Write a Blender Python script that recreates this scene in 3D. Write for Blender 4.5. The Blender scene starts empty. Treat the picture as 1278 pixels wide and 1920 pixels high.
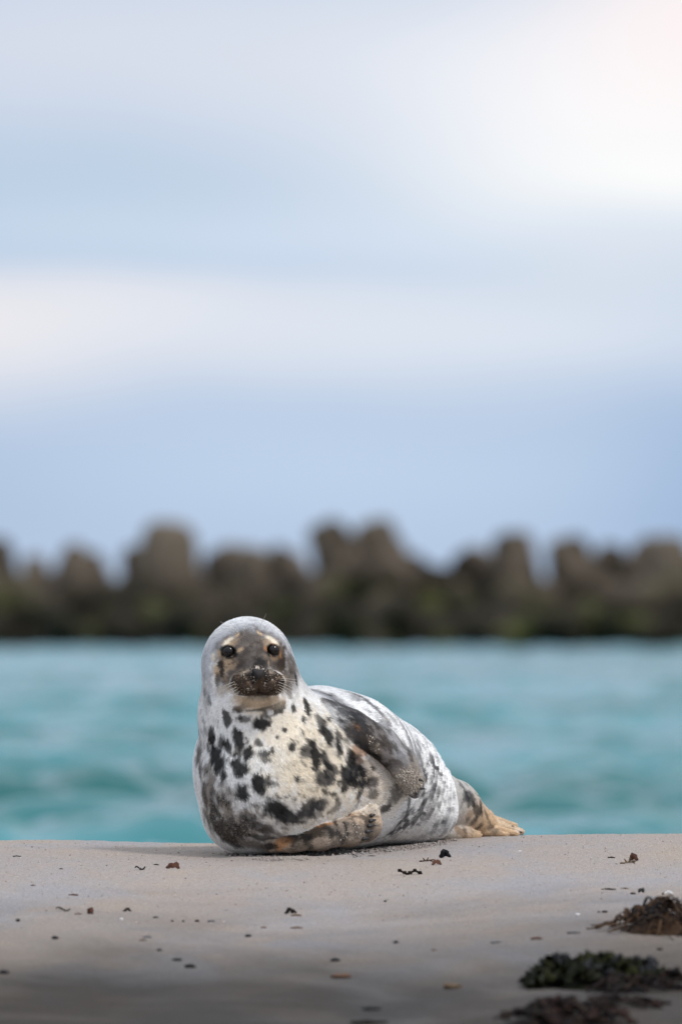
import bpy, math, random
import numpy as np

# ------------------------------------------------------------------ camera, sky, sun, exposure
sc = bpy.context.scene
col = sc.collection
rad = math.radians
CAM_D, CAM_H, FPX = 28.0, 0.65, 400.0 / 36.0 * 1920.0      # metres behind the seal, eye height, focal length in photo pixels
HORIZON = 1080.0                                            # photo row of the eye-level line

cam_data = bpy.data.cameras.new("camera")
cam = bpy.data.objects.new("camera", cam_data)
col.objects.link(cam)
sc.camera = cam
cam_data.sensor_fit = 'VERTICAL'
cam_data.sensor_height = 36.0
cam_data.sensor_width = 24.0
cam_data.lens = 400.0
cam_data.clip_start = 0.5
cam_data.clip_end = 80000.0
cam.location = (0.0, -CAM_D, CAM_H)
cam.rotation_euler = (rad(90.0) + math.atan((HORIZON - 960.0) / FPX), 0.0, 0.0)
cam_data.dof.use_dof = True
cam_data.dof.focus_distance = 27.93
cam_data.dof.aperture_fstop = 5.2

SUN_AZ, SUN_EL = rad(132.0), rad(52.0)                      # azimuth measured from straight ahead (+Y) towards the right (+X)
sun_dir = (math.sin(SUN_AZ) * math.cos(SUN_EL), math.cos(SUN_AZ) * math.cos(SUN_EL), math.sin(SUN_EL))
sun_data = bpy.data.lights.new("sun", 'SUN')
sun_data.energy = 1.5
sun_data.angle = rad(10.0)
sun_data.color = (1.0, 0.965, 0.92)
sun = bpy.data.objects.new("sun", sun_data)
col.objects.link(sun)
from mathutils import Vector
sun.rotation_euler = Vector(sun_dir).to_track_quat('Z', 'Y').to_euler()

sc.view_settings.view_transform = 'Standard'
sc.view_settings.look = 'None'
sc.view_settings.exposure = 0.35
sc.view_settings.gamma = 1.0
sc.view_settings.use_curve_mapping = False
sc.cycles.use_denoising = True
sc.cycles.max_bounces = 6
sc.cycles.diffuse_bounces = 3
sc.cycles.glossy_bounces = 3


def srgb(r, g, b):
    return tuple(((c / 255.0) / 12.92 if c / 255.0 <= 0.04045 else ((c / 255.0 + 0.055) / 1.055) ** 2.4) for c in (r, g, b))


class NT:
    """small node-tree writer"""
    def __init__(self, tree):
        self.t = tree
        self.n = tree.nodes
        self.l = tree.links

    def node(self, kind, **kw):
        nd = self.n.new(kind)
        for k, v in kw.items():
            setattr(nd, k, v)
        return nd

    def link(self, a, b):
        self.l.new(a, b)

    def put(self, sock, v):
        if isinstance(v, bpy.types.NodeSocket):
            self.l.new(v, sock)
        elif isinstance(v, (int, float)):
            sock.default_value = v
        else:
            v = tuple(v)
            sock.default_value = v + (1.0,) if len(v) == 3 and sock.type == 'RGBA' else v

    def math(self, op, a, b=0.0, c=0.0, clamp=False):
        nd = self.node('ShaderNodeMath', operation=op, use_clamp=clamp)
        self.put(nd.inputs[0], a)
        self.put(nd.inputs[1], b)
        self.put(nd.inputs[2], c)
        return nd.outputs[0]

    def mix(self, f, a, b, mode='MIX'):
        nd = self.node('ShaderNodeMix', data_type='RGBA', blend_type=mode)
        self.put(nd.inputs[0], f)
        self.put(nd.inputs[6], a)
        self.put(nd.inputs[7], b)
        return nd.outputs[2]

    def ramp(self, v, lo, hi, a=0.0, b=1.0):
        nd = self.node('ShaderNodeMapRange', interpolation_type='SMOOTHSTEP')
        self.put(nd.inputs[0], v)
        nd.inputs[1].default_value = lo
        nd.inputs[2].default_value = hi
        nd.inputs[3].default_value = a
        nd.inputs[4].default_value = b
        return nd.outputs[0]

    def noise(self, vec, scale, detail=3.0, rough=0.55, dist=0.0):
        nd = self.node('ShaderNodeTexNoise')
        if vec is not None:
            self.l.new(vec, nd.inputs['Vector'])
        nd.inputs['Scale'].default_value = scale
        nd.inputs['Detail'].default_value = detail
        nd.inputs['Roughness'].default_value = rough
        nd.inputs['Distortion'].default_value = dist
        return nd.outputs[0]

    def mapping(self, vec, scale=(1, 1, 1), loc=(0, 0, 0), rot=(0, 0, 0)):
        nd = self.node('ShaderNodeMapping')
        self.l.new(vec, nd.inputs[0])
        nd.inputs[1].default_value = loc
        nd.inputs[2].default_value = rot
        nd.inputs[3].default_value = scale
        return nd.outputs[0]

    def bump(self, h, strength, dist):
        nd = self.node('ShaderNodeBump')
        self.put(nd.inputs['Strength'], strength)
        nd.inputs['Distance'].default_value = dist
        self.l.new(h, nd.inputs['Height'])
        return nd.outputs[0]


def build_world():
    w = bpy.data.worlds.new("World")
    sc.world = w
    w.use_nodes = True
    w.node_tree.nodes.clear()
    t = NT(w.node_tree)
    out = t.node('ShaderNodeOutputWorld')
    bg = t.node('ShaderNodeBackground')
    bg.inputs[1].default_value = 0.1
    t.link(bg.outputs[0], out.inputs[0])
    sky = t.node('ShaderNodeTexSky', sky_type='NISHITA')
    sky.sun_disc = False
    sky.sun_elevation = SUN_EL
    sky.sun_rotation = SUN_AZ
    sky.air_density = 1.0
    sky.dust_density = 2.0
    tc = t.node('ShaderNodeTexCoord')
    sep = t.node('ShaderNodeSeparateXYZ')
    t.link(tc.outputs['Generated'], sep.inputs[0])
    az = t.math('ARCTAN2', sep.outputs[0], sep.outputs[1])
    el = t.math('ARCSINE', sep.outputs[2])
    comb = t.node('ShaderNodeCombineXYZ')
    t.link(az, comb.inputs[0])
    t.link(el, comb.inputs[1])
    warp = t.noise(t.mapping(comb.outputs[0], (26, 70, 1), (3.1, 0.4, 0)), 1.0, 2.0, 0.45)
    warp = t.math('MULTIPLY', t.math('SUBTRACT', warp, 0.5), 0.006)
    elw = t.math('ADD', el, warp)

    def K(c, s=1.0):
        return tuple(10.8 * 2.0 ** -0.35 * s * x for x in srgb(*c))
    # thick even cloud over the whole dome: long flat layers of blue-grey and white
    layers = t.noise(t.mapping(comb.outputs[0], (2.2, 9.0, 1), (0.7, 0.2, 0)), 1.0, 4.0, 0.5, 0.3)
    dome = t.mix(t.ramp(layers, 0.34, 0.66), K((184, 205, 231)), K((243, 243, 248)))
    # as under any even overcast the cloud is brighter overhead than low down
    bright = t.math('ADD', 0.85, t.math('MULTIPLY', t.math('MAXIMUM', sep.outputs[2], 0.0), 0.75))
    dome = t.mix(1.0, dome, bright, 'MULTIPLY')
    # low cloud towards the horizon is blue-grey
    low = t.ramp(elw, 0.026, 0.10)
    c = t.mix(low, K((181, 201, 228)), dome)

    def bank(c, a0, e_px, wa, we, colr, amt, sharp_top=None):
        # a soft cloud bank centred at azimuth a0 and at photo height e_px
        da = t.math('DIVIDE', t.math('SUBTRACT', az, a0), wa)
        de = t.math('DIVIDE', t.math('SUBTRACT', elw, (HORIZON - e_px) / FPX), we / FPX)
        r2 = t.math('ADD', t.math('MULTIPLY', da, da), t.math('MULTIPLY', de, de))
        f = t.math('EXPONENT', t.math('MULTIPLY', r2, -1.0))
        if sharp_top:
            edge = t.ramp(elw, (HORIZON - sharp_top - 40) / FPX, (HORIZON - sharp_top + 22) / FPX, 1.0, 0.0)
            f = t.math('MULTIPLY', f, edge)
        return t.mix(t.math('MULTIPLY', f, amt), c, K(colr))

    A = lambda px: (px - 639.0) / FPX
    c = bank(c, A(250), 110, 0.050, 190, (213, 219, 233), 0.9)      # lavender grey layer, upper left
    c = bank(c, A(100), 400, 0.042, 120, (184, 204, 226), 0.95)     # blue gap
    c = bank(c, A(640), 450, 0.040, 75, (204, 219, 239), 0.8)
    c = bank(c, A(-60), 600, 0.034, 125, (236, 233, 237), 1.0, 508)  # pale flat bank, left
    c = bank(c, A(850), 620, 0.040, 110, (224, 231, 242), 0.8, 500)
    c = bank(c, A(1200), 500, 0.014, 60, (214, 223, 234), 0.6)
    c = bank(c, A(1220), 190, 0.025, 230, (252, 251, 253), 0.95)      # brightest cloud, upper right
    c = bank(c, A(1290), 330, 0.020, 90, (255, 255, 253), 0.8)
    c = bank(c, A(1330), 30, 0.014, 170, (255, 243, 242), 0.85)
    c = bank(c, A(1360), 930, 0.012, 190, (150, 178, 214), 0.8)
    c = bank(c, A(-60), 930, 0.012, 130, (172, 192, 220), 0.6)
    c = bank(c, A(640), 880, 0.025, 100, (191, 211, 236), 0.8)
    # a thin share of the clear sky shows through the cloud
    fin = t.mix(0.10, c, sky.outputs[0])
    t.link(fin, bg.inputs[0])


build_world()

# ------------------------------------------------------------------ helpers
rng = np.random.default_rng(7)
random.seed(7)


def W(px, py, Y):
    """point of the place that the photo shows at (px, py), Y metres beyond the seal's chest"""
    d = CAM_D + Y
    return np.array([(px - 639.0) / FPX * d, Y, CAM_H - (py - HORIZON) / FPX * d])


def mesh_object(name, verts, faces, mat=None, parent=None, smooth=True):
    me = bpy.data.meshes.new(name)
    verts = np.asarray(verts, dtype=np.float32)
    if isinstance(faces, np.ndarray):
        n, k = faces.shape
        me.vertices.add(len(verts))
        me.vertices.foreach_set("co", verts.ravel())
        me.loops.add(n * k)
        me.loops.foreach_set("vertex_index", faces.astype(np.int32).ravel())
        me.polygons.add(n)
        me.polygons.foreach_set("loop_start", np.arange(0, n * k, k, dtype=np.int32))
        me.update(calc_edges=True)
        me.validate()
    else:
        me.from_pydata([tuple(map(float, v)) for v in verts], [], faces)
    if smooth:
        me.polygons.foreach_set("use_smooth", np.ones(len(me.polygons), dtype=bool))
    if mat:
        me.materials.append(mat)
    o = bpy.data.objects.new(name, me)
    col.objects.link(o)
    if parent:
        o.parent = parent
    return o


def empty(name, loc=(0, 0, 0)):
    o = bpy.data.objects.new(name, None)
    o.location = loc
    o.empty_display_size = 0.05
    col.objects.link(o)
    return o


def tag(o, label, cat, group=None):
    o["label"] = label
    o["category"] = cat
    if group:
        o["group"] = group
    return o


def material(name):
    m = bpy.data.materials.new(name)
    m.use_nodes = True
    m.node_tree.nodes.clear()
    t = NT(m.node_tree)
    out = t.node('ShaderNodeOutputMaterial')
    b = t.node('ShaderNodeBsdfPrincipled')
    t.link(b.outputs[0], out.inputs[0])
    return m, t, b


def vhash(i, j, k, seed):
    h = (i.astype(np.int64) * 374761393 + j.astype(np.int64) * 668265263 + k.astype(np.int64) * 2147483647 + seed * 1274126177) & 0xFFFFFFFF
    h = ((h ^ (h >> 13)) * 1274126177) & 0xFFFFFFFF
    h = ((h ^ (h >> 16)) * 2246822519) & 0xFFFFFFFF
    return ((h ^ (h >> 15)) & 0xFFFF) / 32767.5 - 1.0


def vnoise(p, seed=0):
    """smooth value noise in [-1, 1]"""
    f = np.floor(p)
    t = p - f
    t = t * t * (3 - 2 * t)
    i, j, k = (f[..., a].astype(np.int64) for a in range(3))
    r = 0.0
    for a in (0, 1):
        for b in (0, 1):
            for c in (0, 1):
                w = (t[..., 0] if a else 1 - t[..., 0]) * (t[..., 1] if b else 1 - t[..., 1]) * (t[..., 2] if c else 1 - t[..., 2])
                r = r + w * vhash(i + a, j + b, k + c, seed)
    return r


def fbm(p, octaves=3, seed=0):
    s, a, n = 0.0, 1.0, 0.0
    for o in range(octaves):
        s = s + a * vnoise(p * 2.0 ** o + 17.3 * o, seed + o)
        n += a
        a *= 0.5
    return s / n


def sstep(a, b, x):
    t = np.clip((x - a) / (b - a), 0, 1)
    return t * t * (3 - 2 * t)


# ------------------------------------------------------------------ the sand bank
_cx = (np.array([-1400, -500, 0, 130, 270, 400, 520, 640, 760, 860, 980, 1100, 1278, 2200, 3200]) - 639.0) / 746.0
_cz = -(np.array([1581, 1580, 1577, 1576, 1581, 1583, 1583, 1581, 1577, 1571, 1567, 1565, 1564, 1567, 1562]) - 1564.0) / 746.0


def ground_z(x, y):
    x = np.asarray(x, dtype=float)
    y = np.asarray(y, dtype=float)
    lat = (np.interp(x - 0.06, _cx, _cz) + np.interp(x, _cx, _cz) * 2 + np.interp(x + 0.06, _cx, _cz)) / 4
    f = np.maximum(0.6 - y, 0)
    near = -0.026 * np.minimum(f, 6.0) ** 1.327 - np.maximum(f - 6.0, 0) * 0.026 * 1.327 * 6.0 ** 0.327
    near = np.where(near < -0.7, -0.7 - 0.75 * (1 - np.exp((near + 0.7) / 0.75)), near)
    b = np.maximum(y - 0.6, 0)
    far = -np.where(b < 2.0, 0.055 * b * b, 0.22 + (b - 2.0) * 0.22)
    far = np.where(far < -1.5, -1.5 - 2.5 * (1 - np.exp((far + 1.5) / 2.5)), far)
    q = np.stack([x, y, np.zeros_like(x)], -1)
    und = 0.008 * fbm(q * np.array([1.3, 0.9, 1.0]), 3, 40) * sstep(0.5, -1.2, y) + 0.0034 * fbm(q * np.array([6.0, 4.0, 1.0]), 3, 44) * sstep(1.2, 0.2, y)
    return lat * np.exp(-np.maximum(np.abs(y) - 3, 0) / 6) + near + far + und


def on_ground(px, py):
    """where the line of sight through a photo pixel meets the sand"""
    lo, hi = -6.0, 0.9
    for step in range(3):
        Y = np.linspace(lo, hi, 160)
        d = CAM_D + Y
        X = (px - 639.0) / FPX * d
        G = ground_z(X, Y)
        gap = CAM_H - (py - HORIZON) / FPX * d - G
        hit = np.nonzero(gap <= 0)[0]
        k = hit[0] if len(hit) else int(np.argmin(np.abs(gap)))
        lo, hi = Y[max(k - 1, 0)], Y[min(k + 1, 159)]
    return np.array([X[k], Y[k], G[k]])


# ------------------------------------------------------------------ sand
def axis(parts):
    a = np.concatenate([np.arange(lo, hi, st) for lo, hi, st in parts])
    return np.unique(np.round(a, 5))


def grid_faces(nx, ny):
    i = np.arange(nx - 1)[:, None] * ny + np.arange(ny - 1)[None, :]
    return np.stack([i, i + ny, i + ny + 1, i + 1], -1).reshape(-1, 4)


def geo(lo, hi, n):
    return lo * (hi / lo) ** np.linspace(0, 1, n)


def sand_material():
    m, t, b = material("sand")
    g = t.node('ShaderNodeNewGeometry')
    P = g.outputs['Position']
    big = t.noise(t.mapping(P, (1.2, 0.5, 1)), 1.4, 4.0, 0.55, 0.4)
    mid = t.noise(t.mapping(P, (1.0, 0.45, 1)), 7.0, 4.0, 0.6)
    base = t.mix(t.ramp(big, 0.35, 0.68), (0.310, 0.277, 0.258), (0.330, 0.280, 0.238))
    base = t.mix(t.ramp(mid, 0.46, 0.74, 0, 0.42), base, (0.38, 0.295, 0.222))
    cool = t.ramp(t.noise(t.mapping(P, (1.0, 0.35, 1), (5.1, 2.2, 0)), 2.6, 4.0, 0.55, 0.5), 0.48, 0.68, 0, 0.75)
    base = t.mix(cool, base, (0.285, 0.282, 0.292))
    # grains
    v = t.node('ShaderNodeTexVoronoi')
    v.inputs['Scale'].default_value = 420.0
    t.link(P, v.inputs['Vector'])
    sepc = t.node('ShaderNodeSeparateColor')
    t.link(v.outputs['Color'], sepc.inputs[0])
    gr = sepc.outputs[0]
    base = t.mix(t.ramp(gr, 0.0, 0.30, 0.55, 0.0), base, (0.10, 0.08, 0.07))
    base = t.mix(t.ramp(sepc.outputs[1], 0.86, 1.0, 0.0, 0.7), base, (0.60, 0.53, 0.48))
    base = t.mix(t.ramp(sepc.outputs[2], 0.93, 1.0, 0.0, 0.6), base, (0.42, 0.22, 0.10))
    # moist drifted patches plus a vignette painted into the colour, darker lower down
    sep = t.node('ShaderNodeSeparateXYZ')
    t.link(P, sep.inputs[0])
    patch_n = t.noise(t.mapping(P, (0.55, 0.4, 1), (2.3, 0.7, 0)), 2.0, 5.0, 0.62, 0.8)
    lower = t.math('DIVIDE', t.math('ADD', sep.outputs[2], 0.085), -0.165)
    # vignette painted stronger on the right, with wet sand round the weed
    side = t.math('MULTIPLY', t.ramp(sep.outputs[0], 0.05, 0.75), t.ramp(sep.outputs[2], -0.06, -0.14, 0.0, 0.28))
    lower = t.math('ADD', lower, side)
    damp = t.math('ADD', lower, t.math('MULTIPLY', t.math('SUBTRACT', patch_n, 0.5), 1.0), clamp=True)
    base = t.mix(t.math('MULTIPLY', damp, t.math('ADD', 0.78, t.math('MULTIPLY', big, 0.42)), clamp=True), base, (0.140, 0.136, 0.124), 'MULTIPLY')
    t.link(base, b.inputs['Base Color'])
    rough = t.math('SUBTRACT', 0.92, t.math('MULTIPLY', damp, 0.18))
    t.link(rough, b.inputs['Roughness'])
    b.inputs['Specular IOR Level'].default_value = 0.06
    h1 = t.noise(P, 55.0, 4.0, 0.7)
    h2 = t.noise(P, 330.0, 2.0, 0.6)
    n1 = t.bump(t.math('ADD', h1, t.math('MULTIPLY', h2, 0.35)), 0.7, 0.006)
    t.link(n1, b.inputs['Normal'])
    return m


M_SAND = sand_material()


def build_sand():
    far = geo(3.0, 30000.0, 26)
    xs = np.concatenate([-far[::-1], axis([(-2.9, -1.2, 0.06), (-1.2, 1.2, 0.012), (1.2, 2.95, 0.06)]), far])
    ys = np.concatenate([-geo(6.0, 30000.0, 26)[::-1], axis([(-5.9, -0.9, 0.03), (-0.9, 1.0, 0.009), (1.0, 3.0, 0.05), (3.0, 20, 0.5)]), geo(20.0, 40000.0, 26)])
    X, Y = np.meshgrid(xs, ys, indexing='ij')
    Z = ground_z(X, Y)
    q = np.stack([X, Y, 0 * X], -1)
    fine = sstep(1.25, 1.15, np.abs(X)) * sstep(-4.0, -2.0, Y) * sstep(1.0, 0.8, Y)
    Z = Z + fine * (0.0011 * vnoise(q * np.array([45.0, 30, 1]), 51) + 0.0007 * vnoise(q * np.array([85.0, 70, 1]), 52))
    # pushed-up sand along the seal's resting line
    lx = np.array([-0.34, -0.24, -0.1, 0.08, 0.2, 0.3])
    ly = np.array([0.05, -0.085, -0.115, -0.06, 0.09, 0.24])
    yl = np.interp(X, lx, ly)
    rim = np.exp(-((Y - yl) / 0.035) ** 2) * sstep(-0.40, -0.25, X) * sstep(0.36, 0.24, X)
    Z = Z + rim * 0.006 * (0.55 + 0.7 * fbm(q * np.array([16.0, 20, 1]), 3, 53))
    V = np.stack([X, Y, Z], -1).reshape(-1, 3)
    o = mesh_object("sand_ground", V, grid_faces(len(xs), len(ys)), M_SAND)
    o["kind"] = "structure"
    return o


build_sand()

# ------------------------------------------------------------------ sea
SEA_Z = -0.93


def build_sea():
    m, t, b = material("sea_water")
    g = t.node('ShaderNodeNewGeometry')
    P = g.outputs['Position']
    tint = t.noise(t.mapping(P, (0.05, 0.11, 1)), 1.0, 4.0, 0.6)
    c = t.mix(t.ramp(tint, 0.38, 0.64), (0.018, 0.115, 0.112), (0.060, 0.225, 0.245))
    t.link(c, b.inputs['Base Color'])
    b.inputs['Roughness'].default_value = 0.06
    b.inputs['IOR'].default_value = 1.333
    rip = t.noise(t.mapping(P, (1.0, 1.6, 1)), 5.0, 4.0, 0.6)
    t.link(t.bump(rip, 0.25, 0.04), b.inputs['Normal'])
    fx = geo(26.0, 40000.0, 22)
    xs = np.concatenate([-fx[::-1], np.arange(-25, 25.01, 0.20), fx])
    ys = np.concatenate([-geo(2.0, 30000.0, 20)[::-1] + 4.0, np.arange(4, 30, 1.0), np.arange(30, 110, 0.11), np.arange(110, 225, 0.2), geo(225.0, 60000.0, 50)])
    X, Y = np.meshgrid(xs, ys, indexing='ij')
    r = np.random.default_rng(11)
    H = np.zeros_like(X)
    for k in range(70):
        lam = 0.55 * (2.3 / 0.55) ** r.random()
        th = r.normal(0, 0.6)
        amp = 0.0135 * lam ** 0.9 * (0.5 + r.random())
        kx, ky = 2 * math.pi / lam * math.sin(th), 2 * math.pi / lam * math.cos(th)
        ph = kx * X + ky * Y + r.random() * 6.283
        s = np.sin(ph)
        H += amp * (s + 0.25 * np.cos(2 * ph))
    q = np.stack([X * 0.05, Y * 0.04, 0 * X], -1)
    H *= 0.75 + 0.45 * vnoise(q, 61)
    fade = sstep(26.0, 22.0, np.abs(X)) * sstep(24.0, 32.0, Y) * (0.45 + 0.55 * sstep(190.0, 90.0, Y)) * sstep(400.0, 240.0, Y)
    Z = SEA_Z + H * fade
    o = mesh_object("sea", np.stack([X, Y, Z], -1).reshape(-1, 3), grid_faces(len(xs), len(ys)), m)
    o["kind"] = "structure"


build_sea()

# ------------------------------------------------------------------ breakwater of tetrapods
def concrete_material():
    m, t, b = material("weathered_concrete")
    g = t.node('ShaderNodeNewGeometry')
    oi = t.node('ShaderNodeObjectInfo')
    P = g.outputs['Position']
    n = t.noise(P, 1.3, 5.0, 0.62)
    c = t.mix(t.ramp(n, 0.36, 0.66), (0.018, 0.0135, 0.009), (0.135, 0.105, 0.077))
    c = t.mix(t.ramp(oi.outputs['Random'], 0.45, 1.0, 0.0, 0.75), c, (0.17, 0.135, 0.10))
    c = t.mix(t.ramp(oi.outputs['Random'], 0.45, 0.0, 0.0, 0.75), c, (0.018, 0.014, 0.010))
    sep = t.node('ShaderNodeSeparateXYZ')
    t.link(P, sep.inputs[0])
    # weed and wet film grow up to the splash line
    g1 = t.noise(t.mapping(P, (1, 1, 0.8), (4, 1, 2)), 0.9, 4.0, 0.6)
    wetline = t.ramp(t.math('ADD', sep.outputs[2], t.math('MULTIPLY', g1, 1.4)), 1.6, 0.6)
    c = t.mix(t.math('MULTIPLY', wetline, 0.85), c, (0.018, 0.016, 0.010))
    algae = t.math('MULTIPLY', wetline, t.ramp(t.noise(t.mapping(P, (1, 1, 1.5), (9, 3, 1)), 0.75, 3.0, 0.5), 0.5, 0.68))
    c = t.mix(t.math('MULTIPLY', algae, 0.9), c, (0.080, 0.088, 0.026))
    t.link(c, b.inputs['Base Color'])
    b.inputs['Roughness'].default_value = 0.85
    b.inputs['Specular IOR Level'].default_value = 0.12
    t.link(t.bump(t.noise(P, 9.0, 5.0, 0.65), 0.6, 0.08), b.inputs['Normal'])
    return m


M_CONC = concrete_material()


def leg_mesh():
    rings = [(0.0, 0.55), (0.35, 0.52), (0.75, 0.46), (1.05, 0.41), (1.17, 0.37), (1.26, 0.28), (1.29, 0.15)]
    n = 20
    v, f = [], []
    for z, r in rings:
        for k in range(n):
            a = 2 * math.pi * k / n
            j = 1 + 0.05 * math.sin(3 * a + z * 4) + 0.03 * math.sin(7 * a + z * 9)
            v.append((r * j * math.cos(a), r * j * math.sin(a), z))
    for i in range(len(rings) - 1):
        for k in range(n):
            f.append((i * n + k, i * n + (k + 1) % n, (i + 1) * n + (k + 1) % n, (i + 1) * n + k))
    f.append(tuple(range((len(rings) - 1) * n, len(rings) * n)))
    o = mesh_object("leg", v, f, M_CONC)
    return o


LEG0 = leg_mesh()
TETRA = [Vector((0, 0, 1)), Vector((0.9428, 0, -1 / 3)), Vector((-0.4714, 0.8165, -1 / 3)), Vector((-0.4714, -0.8165, -1 / 3))]
_first_leg = [True]


def core_mesh():
    v, f = [], []
    n, mrows = 18, 9
    for i in range(mrows + 1):
        th = math.pi * i / mrows
        for k in range(n):
            a = 2 * math.pi * k / n
            v.append((0.56 * math.sin(th) * math.cos(a), 0.56 * math.sin(th) * math.sin(a), 0.56 * math.cos(th)))
    for i in range(mrows):
        for k in range(n):
            f.append((i * n + k, (i + 1) * n + k, (i + 1) * n + (k + 1) % n, i * n + (k + 1) % n))
    return mesh_object("core", v, f, M_CONC)


CORE0 = core_mesh()


def tetrapod(loc, up, spin, scale, label, group):
    """up: the way its first leg points"""
    e = empty("tetrapod", loc)
    q = Vector(up).normalized().to_track_quat('Z', 'Y')
    e.rotation_mode = 'QUATERNION'
    from mathutils import Quaternion
    e.rotation_quaternion = q @ Quaternion((0, 0, 1), spin)
    e.scale = (scale,) * 3
    for i, d in enumerate(TETRA):
        if _first_leg[0]:
            o = LEG0
            _first_leg[0] = False
        else:
            o = LEG0.copy()
            col.objects.link(o)
        o.parent = e
        o.rotation_euler = d.to_track_quat('Z', 'Y').to_euler()
        o.location = (0, 0, 0)
    if CORE0.parent is None:
        c = CORE0
    else:
        c = CORE0.copy()
        col.objects.link(c)
    c.parent = e
    tag(e, label, "tetrapod", group)
    return e


TG = "concrete tetrapods of the breakwater"
# (peak column, peak row, distance Y, lean of the upward leg in x, lean in y, spin, scale, label)
PEAKS = [
    (-14, 1003, 221, -0.10, 0.1, 0.3, 1.00, "brownish tetrapod cut by the left picture edge"),
    (152, 1030, 222, 0.05, 0.2, 1.0, 0.80, "small dark tetrapod with a short upright leg, left of the tall broad one"),
    (322, 972, 221, 0.12, -0.1, 0.5, 1.45, "tall broad tetrapod standing highest left of the seal's head"),
    (420, 1016, 222, -0.28, 0.1, 0.2, 0.95, "tetrapod leaning left just right of the tall broad one"),
    (478, 1020, 220.5, 0.20, -0.2, 1.5, 0.92, "tetrapod with a blunt leg rising behind the seal's head"),
    (604, 972, 221, -0.40, 0.0, 0.9, 1.08, "left one of the close pair of upright legs right of the head"),
    (694, 970, 222, -0.30, 0.1, 0.1, 1.14, "right one of the close pair of upright legs right of the head"),
    (770, 1034, 222.5, 0.1, 0.3, 0.7, 0.9, "low tetrapod right below the close pair of upright legs"),
    (860, 1030, 222, -0.75, -0.1, 0.8, 0.86, "flat topped tetrapod just right of the deepest notch in the skyline"),
    (960, 990, 221, -0.05, 0.0, 1.9, 1.12, "rounded brown tetrapod left of the small gap of light"),
    (1055, 1001, 221.5, -0.26, 0.0, 1.3, 1.15, "rounded tetrapod right above the small gap of light"),
    (1130, 1052, 222, 0.5, 0.2, 0.4, 0.9, "low tetrapod between the small gap and the right edge block"),
    (1254, 997, 220.5, 0.06, 0.0, 0.2, 1.06, "tall brown tetrapod at the right picture edge"),
]
for px, py, Y, lx, ly, sp, s, lab in PEAKS:
    u = Vector((lx, ly, 1.0)).normalized()
    tip = Vector(W(px, py + 6, Y))
    tetrapod(tip - u * 1.29 * s, u, sp, s, lab, TG)
rt = random.Random(5)
NAMED = ["left edge block", "small dark upright block", "tall broad block", "left leaning block", "blunt block behind the head", "upright pair's left leg",
         "upright pair's right leg", "low block beside the pair", "flat topped block", "rounded block left of the gap", "rounded block right of the gap", "low block near the right edge", "tall block at the right edge"]


_used = set()


def near_peak(px, kind):
    i = min(range(len(PEAKS)), key=lambda q: abs(PEAKS[q][0] - px))
    dx = px - PEAKS[i][0]
    key = (kind, i, 0 if abs(dx) < 22 else -1 if dx < 0 else 1)
    far = "far " if key in _used else ""
    _used.add(key)
    return far + ("straight below the " if abs(dx) < 22 else "low to the left of the " if dx < 0 else "low to the right of the ") + NAMED[i]


for px in range(-60, 1340, 92):
    Y = 218.0 + rt.random() * 1.5
    x = px + rt.uniform(-18, 18)
    c = Vector(W(x, 1186 + rt.uniform(-12, 12), Y))
    u = Vector((rt.uniform(-1, 1), rt.uniform(-1, 0.6), rt.uniform(-0.3, 0.5)))
    tetrapod(c, u, rt.uniform(0, 6), rt.uniform(0.62, 0.8), "weedy waterline tetrapod " + near_peak(x, 0), "tetrapods along the waterline")
for px in range(-50, 1340, 100):
    x = px + rt.uniform(-15, 15)
    c = Vector(W(x, 1176 + rt.uniform(-8, 8), 227 + rt.random()))
    u = Vector((rt.uniform(-0.6, 0.6), rt.uniform(-0.4, 0.4), 1.0))
    tetrapod(c, u, rt.uniform(0, 6), rt.uniform(0.72, 0.8), "half hidden back tetrapod " + near_peak(x, 1), "tetrapods at the back of the breakwater")
for px in range(-60, 1340, 62):
    if 775 < px < 845 or 990 < px < 1075:
        continue
    Y = 223.5 + rt.random() * 2.0
    x = px + rt.uniform(-12, 12)
    c = Vector(W(x, 1100 + rt.uniform(-12, 12), Y))
    u = Vector((rt.uniform(-0.9, 0.9), rt.uniform(-0.5, 0.5), 1.0))
    tetrapod(c, u, rt.uniform(0, 6), rt.uniform(0.58, 0.86), "dark tetrapod wedged " + near_peak(x, 2), "tetrapods inside the breakwater")
for px in range(-1200, 2500, 95):
    if -110 < px < 1380:
        continue
    c = Vector(W(px, 1105 + rt.uniform(-25, 25), 221 + rt.uniform(-1, 1)))
    u = Vector((rt.uniform(-0.5, 0.5), rt.uniform(-0.5, 0.5), 1))
    tetrapod(c, u, rt.uniform(0, 6), rt.uniform(0.95, 1.1), "tetrapod of the breakwater beyond the picture edge", "tetrapods beyond the picture edges")


# ------------------------------------------------------------------ the seal: one implicit body, meshed
SPX = FPX / CAM_D                         # photo pixels per metre at the seal


def smin(a, b, k):
    h = np.clip(0.5 + 0.5 * (b - a) / k, 0, 1)
    return b + (a - b) * h - k * h * (1 - h)


def smax(a, b, k):
    return -smin(-a, -b, k)


def rcone(p, a, b, r1, r2, w=None):
    """tapered capsule from a to b"""
    a = np.asarray(a)
    b = np.asarray(b)
    ba = b - a
    pa = p - a
    h = np.clip(pa @ ba / (ba @ ba), 0, 1)
    d = pa - h[..., None] * ba
    return np.sqrt((d * d).sum(-1)) - (r1 + (r2 - r1) * h)


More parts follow.
